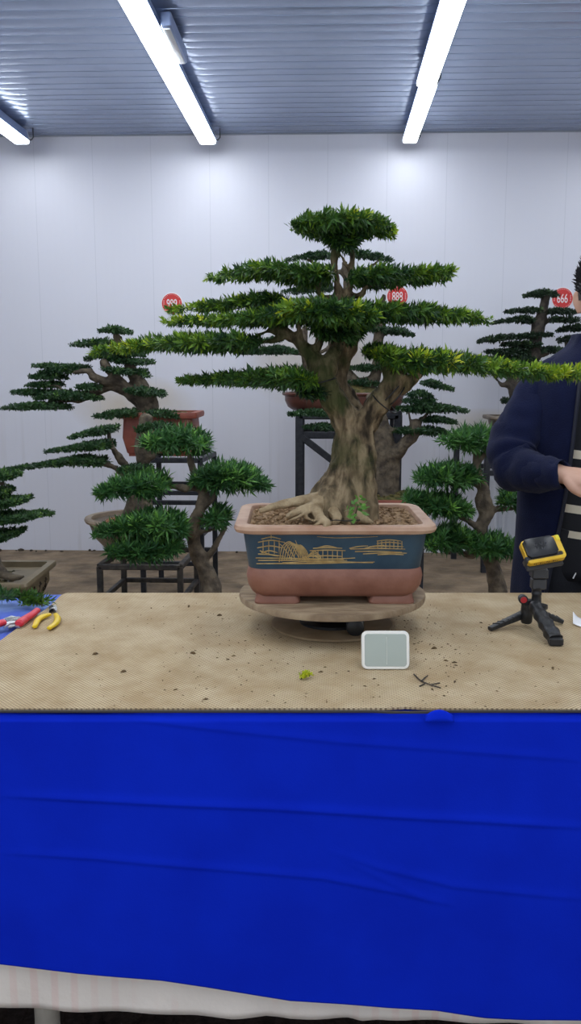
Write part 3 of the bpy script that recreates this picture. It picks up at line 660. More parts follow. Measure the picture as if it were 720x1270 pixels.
def trunkmesh(t, limbs, Yb, mt, name='trunk', vox=.012, disp=.02, sm=2):
    q = MB(); k = Yb/FPX
    for l in limbs: q.tube([P(x, y, Yb+dy) for x, y, dy, r in l], [r*k for *_, r in l], 8, sub=4)
    return remesh(q.build(name, mt, t), vox, sm, disp, .06)
def pads(t, lst, Y, mt, L=.030, Wd=.011, n=7, dens=1.0, wy=.14, base=.3, lime=.12, tip=.1, **kw):
    for p in lst:
        dy = 0
        if not isinstance(p[0], tuple): dy = p[0]; p = p[1:]
        ln = sum(abs(p[i+1][0]-p[i][0]) for i in range(len(p)-1)); th = max(a[2] for a in p)
        pad(t, p, Y+dy, wy, int(max(40, ln*(2.2+th*.42)*dens)), n=n, L=L, Wd=Wd, mt=mt, base=base, lime=lime, tip=tip, **kw)

# ---- tall stand with red rectangular pot (left)
Yb = 5.55
zt = P(200, 567, Yb-.2)[2]
xl, xr = P(170, 567, Yb-.24)[0], P(251, 567, Yb-.24)[0]
stand(xl, xr, Yb-.24, Yb+.24, zt, 'tall black steel stand carrying the red rectangular pot', STEEL, .032, shelf=(.66, .60, .40, .22), skew=.06)
cx = P(201, 530, Yb)[0]; rimz = P(201, 512, Yb-.2)[2]
t = thing('potted_bonsai', (cx, Yb, zt), 'bonsai in a red rectangular pot, trunk arching left in layered pads', 'potted bonsai', 'bonsai along the back wall')
rectpot(t, cx, Yb, zt, rimz-zt, .245, .19, .80, CLAY, .03, .035, .02, soilm=MOSS, mound=.03)
trunkmesh(t, [[(184,522,-.05,13),(181,505,-.05,13),(176,497,-.05,12),(166,490,-.05,10),(152,482,-.06,8),(135,478,-.07,7),(118,486,-.08,6),(100,494,-.1,5),(82,496,-.1,4),(60,494,-.1,2)],
 [(188,520,-.04,9),(186,500,-.03,10),(176,480,-.02,9),(166,465,-.02,8),(158,448,-.01,6),(150,436,0,5),(146,425,0,4),(142,412,0,3)],
 [(160,486,-.05,8),(148,474,-.08,7),(138,462,-.1,6),(130,452,-.1,6),(128,448,-.1,6)], [(146,474,-.08,5),(128,472,-.12,5),(116,468,-.12,5),(108,460,-.12,4),(90,462,-.12,2)],
 [(146,430,0,3),(150,420,0,2.5),(142,412,0,2)], [(142,425,0,2),(120,426,0,2),(100,427,0,1.5)], [(80,495,-.1,3),(74,480,-.1,2),(60,478,-.1,1.5)], [(80,490,-.1,2),(62,500,-.1,2),(40,502,-.1,1)],
 [(160,455,0,3),(175,448,.02,2)], [(170,470,0,3),(178,462,.05,2)]], Yb, BARK, vox=.010)
pads(t, [[(122,411,2),(140,409,5),(160,412,3)], [(88,428,2),(108,426,4),(135,424,4)], [(106,446,3),(125,440,4),(150,438,5),(160,438,3)], [(140,436,3),(160,438,4),(178,440,2)],
 [(45,453,2),(62,454,3.5),(85,456,4),(105,455,3)], [(50,462,2),(75,459,5),(100,460,4)], [(38,467,2),(58,467,3.5),(78,467,3)], [(34,478,2),(55,477,4),(74,477,4)],
 [(14,487,2),(35,486,4),(60,488,4),(80,487,3)], [-.15, (2,506,2),(30,504,5),(60,503,5),(86,505,3)], [-.12, (45,494,3),(75,490,7),(105,491,6),(126,494,3)],
 [(150,448,3),(172,449,4),(188,449,2)], [(160,462,2),(176,461,5),(182,466,4)], [-.12, (155,484,3),(175,485,6),(200,488,4),(203,489,2)], [-.16, (118,516,3),(140,514,6),(165,512,6),(172,514,3)], [-.16, (184,512,4),(205,513,5),(222,516,3)],
 [-.08, (128,458,3),(150,460,5),(165,462,4)], [-.08, (96,480,3),(115,480,5),(128,480,3)], [(128,444,3),(146,446,5),(156,448,4)]], Yb, LEAF_BACK)

# ---- low stand with big round pot (left)
Y0, Y1 = 4.5, 5.0
zt = P(120, 700, Y0)[2]
stand(P(119, 700, Y0)[0], P(226, 700, Y0)[0], Y0, Y1, zt, 'low worn steel stand under the big round pot', RUSTY, .030, shelf=(.195,), skew=.04)
Yb = 4.75; cx = P(168, 660, Yb)[0]
zr = P(110, 640, Yb)[2]
t = thing('potted_bonsai', (cx, Yb, zt), 'bonsai in a big round sandy-rimmed pot on the low stand', 'potted bonsai', 'bonsai along the back wall')
h = zr-zt; R_ = .272
q = MB(); q.lathe([(.12, zt), (.15, zt+.01), (.165, zt+.05), (R_*.80, zt+h*.5), (R_*.90, zt+h*.82), (R_*.90, zr-.02)], (cx, Yb, 0), 48); body = q.build('pot', GREYB, t)
q = MB(); q.lathe([(R_*.89, zr-.035), (R_*.98, zr-.022), (R_, zr-.010), (R_*.985, zr), (R_*.86, zr), (R_*.84, zr-.05)], (cx, Yb, 0), 48, cap=False); q.build('rim', RIMP, body)
q = MB()
for a in (0.6, 2.6, 4.7): q.tube([(cx+.13*cos(a), Yb+.13*sin(a), zt+.014), (cx+.13*cos(a), Yb+.13*sin(a), zt+.04)], [.03, .035], 8)
q.build('foot', GREYB, body)
SOILR = mat('reddish_soil', (.20, .085, .04), .95, col2=(.42, .20, .10), scale=60, bump=1, bscale=90)
q = MB(); q.lathe([(R_*.87, zr-.03), (R_*.6, zr-.02), (R_*.3, zr-.012), (.02, zr-.01)], (cx, Yb, 0), 36); q.build('soil', SOILR, t)
trunkmesh(t, [[(170,640,-.02,20),(173,622,-.02,16),(174,600,0,12),(177,575,0,9),(176,560,.0,10),(178,545,.0,10),(180,528,.0,9),(182,515,.0,8)],
 [(160,640,-.05,8),(168,625,-.02,10)], [(188,640,-.05,8),(178,622,-.02,10)], [(182,566,0,10),(184,560,0,11),(182,552,0,10)],
 [(176,585,0,7),(160,590,-.05,6),(148,585,-.08,4),(138,578,-.1,3.5),(120,574,-.1,2.5)], [(160,584,-.05,5),(152,570,-.05,4),(142,560,-.05,3.5),(136,545,-.05,3.5),(134,532,-.05,3),(130,535,0,2)],
 [(150,575,-.06,4),(143,560,-.08,3),(132,552,-.08,2)], [(178,540,0,4),(190,530,-.05,3)], [(146,564,-.06,4),(150,575,-.06,4)]], Yb, BARK, vox=.010)
pads(t, [[-.05, (86,543,1.5),(105,538,4),(125,534,6),(142,531,4)], [-.08, (55,560,1.5),(80,557,3),(105,553,6),(132,551,6),(138,552,3)], [-.1, (4,583,2),(25,580,3),(55,576,4),(90,571,7),(115,571,7),(131,573,5)],
 [-.1, (150,582,4),(168,580,6),(185,581,4)], [-.1, (172,532,4),(190,528,5),(210,530,4)]], Yb, LEAF_BACK, tip=.05)

# ---- bushy long-needled bonsai in front (left)
def bushy(Yb, trunk_l, plist, label, base_px, mt=BARK_PALE, **kw):
    bx = P(*base_px, Yb)[0]
    t = thing('potted_bonsai', (bx, Yb, 0), label, 'potted bonsai', 'bushy bonsai behind the table')
    q = MB(); q.lathe([(.15, 0), (.17, .015), (.21, .20), (.235, .245), (.24, .27), (.225, .275), (.215, .24)], (bx, Yb, 0), 36, cap=False); body = q.build('pot', GREYB, t)
    q = MB(); q.lathe([(.218, .245), (.1, .26), (.02, .262)], (bx, Yb, 0), 24); q.build('soil', SOIL, t)
    trunkmesh(t, trunk_l, Yb, mt, vox=.009, disp=.016)
    for p in plist:
        dy = 0
        if not isinstance(p[0], tuple): dy = p[0]; p = p[1:]
        ln = sum(abs(p[i+1][0]-p[i][0]) for i in range(len(p)-1)); th = max(a[2] for a in p)
        pad(t, p, Yb+dy, .11, int(ln*(.62+th*.088)), n=13, L=.066, Wd=.0092, mt=LEAF_LONG, fwdb=.25, up=.75, spread=(.35, 1.35), **kw)
    return t
D = bushy(3.9, [[(264,800,0,16),(262,740,0,15),(258,715,0,12),(246,692,0,10),(240,670,0,9),(240,650,0,8),(248,632,0,7),(252,612,0,7),(245,600,0,6),(240,585,0,5),(234,566,0,4)],
  [(242,604,0,5),(230,606,-.05,5),(218,604,-.05,4),(208,604,-.06,4)], [(250,628,0,5),(264,618,0,4),(268,608,0,4),(266,598,0,3)], [(248,700,0,5),(262,685,0,4),(272,668,0,4),(280,652,0,3)],
  [(240,668,0,5),(232,658,-.1,4),(215,664,-.2,3)], [(236,568,0,3),(228,556,-.03,3)], [(244,660,0,4),(258,658,0,3),(270,655,0,2)]],
 [[-.05, (178,550,8),(205,547,16),(235,547,16),(258,552,9)], [-.12, (120,612,7),(145,605,15),(180,602,17),(206,600,12)], [(238,594,9),(262,592,19),(300,593,19),(330,602,8)],
  [-.2, (116,663,4),(142,655,11),(180,648,17),(215,650,15),(228,657,8)], [-.22, (136,682,7),(165,681,15),(195,680,15),(222,676,9)], [(256,645,8),(270,640,13),(284,642,8)]],
 'bushy long-leaved bonsai left of the turntable, its pads hiding the round pot', (262, 740), base=.47, lime=.24, tip=.05)
F = bushy(3.9, [[(622,800,0,13),(618,740,0,12),(612,710,0,11),(606,685,0,10),(598,668,0,9),(596,652,0,8),(604,636,0,8),(602,618,0,7),(598,600,0,6),(592,585,0,5),(590,562,0,5)],
  [(590,575,0,4),(598,566,0,4),(602,560,0,3)], [(604,640,0,5),(612,632,0,4),(622,631,0,3.5),(640,631,0,3)], [(598,600,0,4),(594,620,0,5),(598,640,0,5)], [(592,655,0,5),(580,646,-.05,4),(565,640,-.05,3)],
  [(602,608,0,4),(588,600,0,4),(570,602,-.05,3)], [(600,674,0,5),(585,690,0,4),(570,684,-.05,3)], [(606,690,0,5),(620,684,-.06,3)], [(592,566,0,3),(580,552,0,3)]],
 [[(549,548,8),(570,546,14),(595,546,15),(612,548,12)], [-.03, (516,594,9),(540,590,14),(570,590,14),(592,590,8)], [-.03, (503,620,10),(530,624,15),(560,628,15),(582,632,8)],
  [-.05, (524,678,8),(545,668,17),(570,668,16),(586,672,8)], [-.08, (582,676,10),(606,676,13),(634,678,11)], [(616,626,6),(632,620,10),(650,620,9)]],
 'bushy long-leaved bonsai right of the turntable beside the man', (618, 740), base=.48, lime=.26, tip=.08)

# ---- left edge: ochre tray
Yb = 3.36; rot = radians(2)
z1 = PT(65, 697, .61)[2]; cx = -1.395
zt = z1-.15
t = thing('potted_bonsai', (cx, Yb, zt), 'bonsai in an ochre tray at the left edge, side marked with dark characters', 'potted bonsai', 'bonsai along the back wall')
body = rectpot(t, cx, Yb, zt, .15, .305, .215, .84, OCHRE, .02, .022, .012, rot=rot, soilm=mat('dark_leafy_soil', (.03, .03, .012), .95, col2=(.13, .105, .045), scale=45, bump=1, bscale=70, thr=(.4, .62)), mound=.02, soilz=.035)
q = MB()
for i, v in enumerate((-.12, -.04, .04, .12)):
    def fp(a, z):
        x = float(np.interp(z, (zt+.02, zt+.0725, zt+.128), (.2562, .2782, .2804)))+.003
        y = v+a; return (cx+x*cos(rot)-y*sin(rot), Yb+x*sin(rot)+y*cos(rot), z)
    zc = zt+.072
    q.tube([fp(0, zc-.030), fp(0, zc+.026)], .0035, 5); q.tube([fp(-.022, zc-.022+.01*(i % 2)), fp(.022, zc-.024)], .0035, 5)
    if i != 1: q.tube([fp(-.016, zc+.014), fp(.016, zc+.016)], .003, 5)
    if i in (1, 3): q.tube([fp(.0, zc), fp(.018, zc-.014), fp(.020, zc-.028)], .003, 5)
q.build('painted_characters', mat('dark_brown_paint', (.03, .02, .012), .6, bump=.05), body)
trunkmesh(t, [[(-14,712,0,20),(-16,690,0,16),(-22,665,0,14),(-18,640,0,11),(-10,620,0,9),(-12,600,0,7),(-8,585,0,5)], [(-6,700,-.05,9),(6,713,-.08,7),(20,716,-.1,5),(30,714,-.1,3)],
 [(-18,690,0,9),(-4,700,-.03,8),(4,710,-.05,7)], [(-15,640,0,5),(0,640,0,4),(30,642,0,2)], [(-12,615,0,4),(10,622,0,3)], [(-18,660,0,5),(0,664,0,3),(10,665,0,2)], [(-10,600,0,4),(6,600,0,2)]], Yb, BARK, vox=.009)
pads(t, [[(-30,590,6),(-8,589,8),(10,590,6),(22,587,3)], [(-20,610,4),(0,610,5),(12,610,3)], [(-30,625,8),(-5,624,10),(20,621,7),(35,618,4)], [(-30,642,7),(0,642,9),(28,641,7),(50,637,4),(66,637,2)],
 [(-20,664,8),(2,664,9),(16,662,6),(30,656,2)]], Yb, LEAF_BACK, L=.024, Wd=.009, dens=1.3, wy=.11, base=.38, lime=.2, tip=.2)
stand(cx-.28, cx+.28, Yb-.2, Yb+.2, zt, 'small steel stand under the ochre tray at the left edge', STEEL, .028, shelf=(.2,))

# ---- centre back: brown oval tray on a tall stand
Yb = 6.15
zt = P(400, 510, Yb-.2)[2]; x0 = P(366, 560, Yb-.2)[0]; x1 = P(498, 560, Yb-.2)[0]
ya, yb_ = Yb-.2, Yb+.2
zb = P(400, 540, ya)[2]
t = stand(x0, x1, ya, yb_, zt, 'tall black steel stand with a diagonal brace carrying the brown oval tray', STEEL, .055, shelf=(zb,), braces=(((x0+.04, ya+.02, zb-.01), (x0+.34, ya+.02, zb-.24)),))
cx = P(426, 500, Yb)[0]
t = thing('potted_bonsai', (cx, Yb, zt), 'many-tiered bonsai in a brown oval tray, behind the big bonsai', 'potted bonsai', 'bonsai along the back wall')
h = P(426, 487, Yb-.2)[2]-zt; q = MB(); N_ = 48
el = lambda a, b_, z: [(cx+a*(abs(cos(2*pi*k/N_))**.6)*math.copysign(1, cos(2*pi*k/N_)), Yb+b_*(abs(sin(2*pi*k/N_))**.75)*math.copysign(1, sin(2*pi*k/N_)), z) for k in range(N_)]
q.loft([el(.35, .16, zt), el(.385, .19, zt+h*.2), el(.405, .21, zt+h*.55), el(.405, .21, zt+h*.8)]); body = q.build('pot', BROWN, t)
q = MB(); q.loft([el(.402, .207, zt+h*.78), el(.42, .222, zt+h*.84), el(.425, .226, zt+h*.93), el(.418, .22, zt+h), el(.385, .19, zt+h), el(.38, .185, zt+h-.03)], cap=False); q.build('rim', BROWN, body)
q = MB(); q.loft([el(.382*f, .187*f, zt+h-.02+.13*(1-f)**1.2) for f in (1, .8, .6, .4, .2, .05)]); q.build('soil', MOSS, t)
trunkmesh(t, [[(440,484,0,16),(432,470,0,11),(425,458,0,8),(420,440,0,8),(424,410,0,7),(430,380,0,6),(430,350,0,5),(426,325,0,4)], [(452,480,0,14),(464,470,-.02,8),(468,450,-.02,7),(469,425,-.02,6.5),(471,400,-.02,6),(474,375,0,4),(476,365,0,3)],
 [(380,462,0,4),(378,440,0,5),(376,420,0,5),(378,405,0,4)], [(420,460,0,5),(400,470,0,4),(380,462,0,4)],[(424,405,0,3),(400,436,.0,3),(350,438,0,2)], [(430,345,0,3),(460,330,0,2),(470,322,0,2)], [(428,340,0,3),(400,330,0,2),(380,322,0,2)], [(470,415,0,3),(490,412,0,2)], [(468,455,0,3),(450,456,0,2)]], Yb, BARK, vox=.012)
pads(t, [[(352,324,1.5),(372,319,3),(395,317,5),(408,318,4)], [(436,316,4),(460,317,4),(486,323,1.5)], [(348,362,1.5),(372,360,3.5),(400,358,4),(412,358,3)], [(440,353,3),(462,352,3.5),(482,354,2)],
 [(452,408,3),(475,410,5),(495,411,5),(512,416,2)], [(450,434,3),(465,432,5),(480,434,3)], [(294,438,2),(320,436,5),(345,434,6),(370,437,3)], [(318,424,1.5),(335,422,3),(348,421,2)], [(428,457,2),(450,456,4),(476,457,2)],
 [(424,475,3),(448,474,6),(474,477,3)], [(426,488,3),(440,488,5),(456,489,3)], [(460,455,2),(478,452,4),(490,456,2)]], Yb, LEAF_BACK, tip=.02, base=.24)

# ---- behind the pot: thick-trunked tree
Yb = 5.5
zs = P(480, 612, Yb)[2]; cx = P(478, 620, Yb)[0]
xl, xr = P(432, 700, Yb-.2)[0], P(525, 700, Yb-.2)[0]
zt = zs-.16
stand(xl, xr, Yb-.2, Yb+.2, zt, 'low black steel stand behind the blue-banded pot, one leg showing', STEEL, .026, shelf=(.2,))
t = thing('potted_bonsai', (cx, Yb, zt), 'thick-trunked bonsai right behind the big one, branch reaching right', 'potted bonsai', 'bonsai along the back wall')
rectpot(t, cx+.02, Yb, zt, .14, .25, .19, .86, CLAY, .025, .03, .02, soilm=MOSS, mound=.05, soilz=.01)
trunkmesh(t, [[(474,622,0,24),(473,600,0,20),(474,580,0,18),(474,560,0,18),(470,535,0,15),(465,510,0,11),(460,490,0,7)], [(488,620,-.02,8),(488,600,-.02,7),(489,580,-.02,7),(486,560,0,9)],
 [(480,575,0,12),(492,562,-.03,9),(502,550,-.05,8),(512,540,-.05,8),(516,528,-.05,7),(517,522,-.05,6)], [(514,540,-.05,4),(526,536,-.05,3),(545,534,-.05,2)], [(516,530,-.05,3),(524,520,-.05,2.5),(532,508,-.05,2)], [(508,545,-.05,3),(508,520,-.05,2),(505,508,-.05,2)],
 [(462,500,0,3),(440,510,-.05,3),(390,514,-.05,2)], [(466,520,0,3),(420,528,-.05,2),(395,530,-.05,2)], [(474,530,0,3),(500,536,-.03,2)]], Yb, BARK, vox=.011)
pads(t, [[(490,507,3),(515,507,6),(545,506,6),(580,510,2)], [(520,475,2),(535,476,5),(560,483,2)], [(505,490,3),(520,488,5),(535,492,2)], [(520,521,3),(540,520,5),(566,524,2)], [(482,534,3),(510,534,6),(540,535,6),(560,540,3)],
 [(357,514,2),(375,512,4),(405,512,5)], [(375,530,2),(395,529,5),(412,530,4)], [(500,497,3),(520,498,4),(540,497,2)]], Yb, LEAF_BACK, wy=.12, base=.25)

# ---- right back: dull bonsai on a stand behind the man
Yb = 6.3
xl = P(602, 600, Yb-.2)[0]-.013
zt = P(625, 541, Yb-.2)[2]
ya = Yb-.2; yb_ = Yb+.3
stand(xl, xl+.62, ya, yb_, zt, 'tall black steel stand behind the man, two posts showing', STEEL, .040, shelf=(P(610, 587, ya)[2],), skew=-.28)
cx = P(645, 530, Yb)[0]
t = thing('potted_bonsai', (cx, Yb, zt), 'dull green tiered bonsai in a grey pot behind the man', 'potted bonsai', 'bonsai along the back wall')
rectpot(t, cx, Yb, zt, P(640, 517, Yb-.2)[2]-zt, .245, .19, .70, GREYB, .03, .025, .06, soilm=MOSS)
trunkmesh(t, [[(650,525,0,14),(645,500,0,11),(638,480,0,9),(636,468,0,8),(645,455,0,8),(660,445,0,9),(663,425,0,8),(667,405,0,8),(672,390,0,6),(676,372,0,5),(677,366,0,4)], [(668,405,0,4),(680,398,0,3),(690,394,0,2)], [(664,410,0,3),(660,400,0,2.5),(658,394,0,2)],
 [(662,430,0,4),(640,426,0,3),(620,426,0,2)], [(636,470,0,5),(624,478,0,4),(615,470,0,2),(600,450,0,2)], [(662,440,0,4),(680,438,0,3)], [(640,490,0,3),(628,500,0,2)], [(700,470,.1,6),(704,440,.1,5),(704,420,.1,4)], [(645,510,.1,6),(680,490,.1,6),(700,470,.1,6)]], Yb, BARK_DARK, vox=.012)
pads(t, [[(648,367,2),(665,364,5),(682,365,4),(692,366,1.5)], [(624,387,1.5),(645,385,3),(668,385,4)], [(676,386,4),(695,386,4),(714,388,2)], [(604,402,1),(625,398,3),(645,396,5),(660,398,4)], [(678,397,3),(695,396,4),(714,398,3)],
 [(590,424,2),(610,420,5),(634,418,4)], [(638,418,3),(660,416,4),(684,415,2)], [(622,427,3),(645,427,5),(670,428,3)], [(600,436,3),(630,437,6),(655,437,5)], [(668,436,4),(682,434,5),(695,434,3)], [(610,446,4),(640,446,6),(664,445,5)],
 [.1, (692,410,3),(705,407,5),(722,406,5)], [.1, (694,422,4),(708,420,5),(722,420,4)], [(575,447,1.5),(600,446,4),(620,446,4)], [(620,498,3),(627,497,4),(634,498,3)]], Yb, LEAF_DULL, tip=.02, base=.35, lime=.3, wy=.12)
# white plastic sheet hanging behind the stand
q = MB(); rows = []
tp = [P(x, 591, 6.70) for x in np.linspace(603, 668, 40)]; bt = [P(x, 686, 6.70) for x in np.linspace(603, 668, 40)]
for j in range(20):
    f = j/19; rows.append([np.array(a)*(1-f)+np.array(b_)*f+np.array([.02*f*sin(i*.3), .025*sin(i*.75+f*1.5)*(.3+f), 0]) for i, (a, b_) in enumerate(zip(tp, bt))])
q.loft(rows, cap=False, close=False); o = q.build('plastic_sheet', mat('white_sheet', (.62, .64, .70), .4, bump=.1, scale=8), angle=70); md = o.modifiers.new('t', 'SOLIDIFY'); md.thickness = .002
tag(o, 'white plastic sheet hanging in folds behind the stand beside the man', 'sheet')
# grey post behind the tripod
a = P(650, 720, 3.3); q = MB(); q.lathe([(.028, 0), (.024, .012), (.022, .02), (.022, P(650, 704, 3.3)[2]-.01), (.018, P(650, 704, 3.3)[2])], (a[0], a[1], 0), 20)
tag(q.build('grey_post', mat('dark_grey_pipe', (.06, .06, .065), .45, metal=.3, bump=.08)), 'short dark grey pipe standing behind the tripod, left of the man', 'post')

# ================================================================== NUMBER BADGES
RED = mat('red_sticker', (.62, .032, .030), .45, bump=.03); WHT = mat('white_print', (.82, .80, .80), .5, bump=.02)
def badge(px, py, txt, label):
    c = P(px, py, YW-.006); R0 = .081
    t = thing('number_badge', (c[0], YW, c[2]), label, 'number badge', 'round red number badges on the wall')
    q = MB(); q.lathe([(R0-.001, -.001), (R0, -.003), (R0-.003, -.005)], (c[0], YW, c[2]), 64, axis='y'); q.build('backing', WHT, t)
    q = MB(); q.lathe([(R0-.006, -.0045), (R0-.006, -.0062)], (c[0], YW, c[2]), 64, axis='y'); disc = q.build('red_disc', RED, t)
    q = MB()
    for k in range(28):                                   # dashed inner ring
        a0 = 2*pi*k/28
        if abs(sin(a0)) < .45: continue
        q.tube([(c[0]+(R0-.014)*cos(a0+d), YW-.0064, c[2]+(R0-.014)*sin(a0+d)) for d in (0, .07, .14)], .0010, 5)
    for s_ in (-1, 1):                                    # little side marks
        for z in (-.018, -.006, .006, .018):
            x = c[0]+s_*.060
            q.tube([(x-.005, YW-.0064, c[2]+z+.003), (x+.005, YW-.0064, c[2]+z+.004)], .0009, 4); q.tube([(x, YW-.0064, c[2]+z+.005), (x-.001, YW-.0064, c[2]+z-.004)], .0009, 4)
    q.build('side_marks', WHT, t)
    cu = bpy.data.curves.new('digits', 'FONT'); cu.body = txt; cu.size = .090; cu.align_x = 'CENTER'; cu.align_y = 'CENTER'; cu.extrude = .0008; cu.offset = .0003
    tmp = link(bpy.data.objects.new('digits', cu)); dg = bpy.context.evaluated_depsgraph_get()
    me = bpy.data.meshes.new_from_object(tmp.evaluated_get(dg)); bpy.data.objects.remove(tmp)
    v = np.array([p.co[:] for p in me.vertices]); v[:, :2] -= (v[:, :2].max(0)+v[:, :2].min(0))/2
    for p, k in zip(me.vertices, v): p.co = (c[0]+k[0]*.60-t.location[0], -.0068-k[2], c[2]+k[1]*1.02-t.location[2])
    me.materials.clear(); me.materials.append(WHT); o = link(bpy.data.objects.new('digits', me)); o.parent = t; ROOT[o] = ROOT[t]
badge(213, 376.5, '999', 'round red wall badge reading 999')
badge(492.5, 367.5, '888', 'round red wall badge reading 888')
badge(697, 370, '666', 'round red wall badge reading 666')

# ================================================================== THINGS ON THE TABLE
GR = mat('black_grip', (.010, .011, .013), .42, col2=(.018, .019, .021), scale=50, bump=.2, bscale=150)
# ---- mini tripod
c = PT(656, 768, ZS)
t = thing('mini_tripod', (c[0], c[1], ZS), 'black mini tripod with ribbed grip standing on the tan mat', 'tripod')
HUB = P(653, 748, 1.99); TOP = P(660, 745, 1.97)
def legbar(a, b_, w0, w1, h0, h1, ribs=0, grip=False):
    q = MB(); a = np.array(a); b_ = np.array(b_); d = b_-a; Ln = np.linalg.norm(d); d /= Ln
    s_ = np.cross(d, (0, 0, 1)); s_ /= np.linalg.norm(s_); u = np.cross(s_, d); n = 26; rings = []
    for i in range(n+1):
        f = i/n; w = w0+(w1-w0)*f; hh = h0+(h1-h0)*f
        if grip: k = 1+.09*sin(f*pi*8); w *= k; hh *= k
        ring = []
        for k in range(12):
            th = 2*pi*k/12; ring.append(a+d*Ln*f+s_*w*math.copysign(abs(cos(th))**.6, cos(th))+u*hh*math.copysign(abs(sin(th))**.6, sin(th)))
        rings.append(ring)
    q.loft(rings)
    for i in range(ribs):
        f = .2+.7*i/ribs; p0 = a+d*Ln*f; p1 = a+d*Ln*(f+.08)
        q.tube([p0-s_*w0*.7+u*h0*.72, p1+s_*w0*.7+u*h0*.60], .0015, 5)
    return q
f1 = PT(688, 800, ZS); f2 = PT(607, 783, ZS); f3 = PT(697, 774, ZS)
o = legbar(P(662, 750, 1.955), (f1[0], f1[1], ZS+.012), .0125, .0165, .012, .013, grip=True).build('leg', GR, t)
q = MB(); d = (np.array([f1[0], f1[1], ZS+.012])-P(662, 750, 1.955)); e_ = np.array([f1[0], f1[1], ZS+.012])
q.bbox(e_+(-.015, -.012, -.012), e_+(.015, .004, .006), .003); q.build('rubber_foot', BLK, o)
legbar(P(648, 762, 2.0), (f2[0], f2[1], ZS+.006), .010, .007, .009, .005, ribs=5).build('leg', GR, t)
legbar(P(664, 758, 2.01), (f3[0], f3[1], ZS+.006), .010, .007, .009, .005, ribs=5).build('leg', GR, t)
q = MB(); a = P(651, 772, 1.995); q.lathe([(.010, a[2]), (.013, a[2]+.004), (.014, P(0, 752, 1.99)[2]), (.012, P(0, 738, 1.99)[2])], (P(653, 755, 1.99)[0], 1.99, 0), 18); q.build('hub', GR, t)
a = P(648, 743, 1.975); q = MB(); q.lathe([(.006, .012), (.0095, .010), (.0105, 0), (.0105, -.006), (.008, -.008)], tuple(a), 20, axis='y'); k = q.build('tilt_knob', BLK, t)
q = MB(); q.lathe([(.0072, -.0078), (.0072, -.0095), (.003, -.0095)], tuple(a), 20, axis='y'); q.build('knob_cap', mat('red_plastic', (.42, .015, .02), .35, bump=.03), k)
q = MB(); a = P(664, 742, 1.98); a0 = P(652, 743, 1.98)
q.loft([[(x, 1.98+yy, z+dz) for x, yy, dz in ((a[0]-.022, -.012, 0), (a[0]+.020, -.014, 0), (a[0]+.028, 0, 0), (a[0]+.020, .014, 0), (a[0]-.022, .014, 0), (a[0]-.028, 0, 0))] for z in (P(0, 749, 1.98)[2], P(0, 744, 1.98)[2])] )
q.build('head_plate', GR, t)
q = MB(); xc = P(665, 735, 1.98)[0]
z1, z2, z3, z4 = [P(0, y, 1.98)[2] for y in (744, 726, 724, 716)]
q.lathe([(.015, z1), (.0115, z1+.004), (.0105, z2-.012), (.0115, z2-.010), (.0115, z2-.006), (.0105, z2-.004), (.0105, z2), (.013, z3), (.013, z3+.004)], (xc, 1.98, 0), 20); q.build('column', BLK, t)
q = MB(); za, zb_, zc = P(0, 725, 1.98)[2], P(0, 711, 1.98)[2], P(0, 703, 1.98)[2]
xm = P(667.5, 715, 1.98)[0]
q.bbox((xm-.0165, 1.968, za), (xm+.0165, 1.994, zb_), .003); q.bbox((xm-.018, 1.962, zb_), (xm+.018, 1.998, zc+.008), .003)
CL = mat('grey_clamp', (.035, .036, .040), .45, bump=.06)
cl = q.build('phone_clamp', CL, t)
# clamp jaw holding the phone, tilted with it
pc = P(672, 684, 1.955); tl = radians(-52); ry = radians(-13)
ex = np.array([cos(ry), .18, -sin(ry)*.8]); ex /= np.linalg.norm(ex)
ex = np.array([.965, .20, .14]); ex /= np.linalg.norm(ex)
ez = np.array([-.05, .66, .75]); ez -= ex*(ez@ex); ez /= np.linalg.norm(ez); ey = np.cross(ez, ex)     # ey points away from phone front
def ph(u, v, w): return pc+(ex*u+ez*v+ey*w*1.25)*.80
q = MB(); q.bbox((-.060, -.030, -.012), (.052, -.012, .016), .003, fn=ph); q.bbox((-.058, -.046, .006), (.050, -.014, .015), .003, fn=ph); q.build('jaw', CL, cl)
# ---- phone
YEL = mat('yellow_case', (.72, .42, .015), .45, col2=(.80, .52, .03), scale=30, bump=.05)
ph_t = thing('phone', pc, 'phone in a yellow and black case held tilted in the mini tripod', 'phone')
def rrl(hw, hh, r, w, n=5):
    out_ = []
    for sx_, sy_, a0 in ((1, -1, -pi/2), (1, 1, 0), (-1, 1, pi/2), (-1, -1, pi)):
        for k in range(n+1):
            a = a0+pi/2*k/n; out_.append(ph(sx_*(hw-r)+r*cos(a), sy_*(hh-r)+r*sin(a), w))
    return out_
q = MB(); q.loft([rrl(.054, .033, .010, .008), rrl(.057, .036, .011, .004), rrl(.057, .036, .011, -.010), rrl(.054, .033, .010, -.012)]); cs = q.build('case', YEL, ph_t)
q = MB()
q.loft([[ph(x-.0085, y+.006, w) for x, y in [(p*.0455, s_*.029) for p, s_ in ((-.8,-1),(.8,-1),(1,-.7),(1,.7),(.8,1),(-.8,1),(-1,.7),(-1,-.7))]] for w in (-.0115, -.0175)]+[[ph(x-.0085, y+.006, -.0195) for x, y in [(p*.043, s_*.0265) for p, s_ in ((-.8,-1),(.8,-1),(1,-.7),(1,.7),(.8,1),(-.8,1),(-1,.7),(-1,-.7))]]])
q.build('black_back', mat('black_shell', (.010, .011, .014), .35, bump=.05), ph_t)
q = MB()
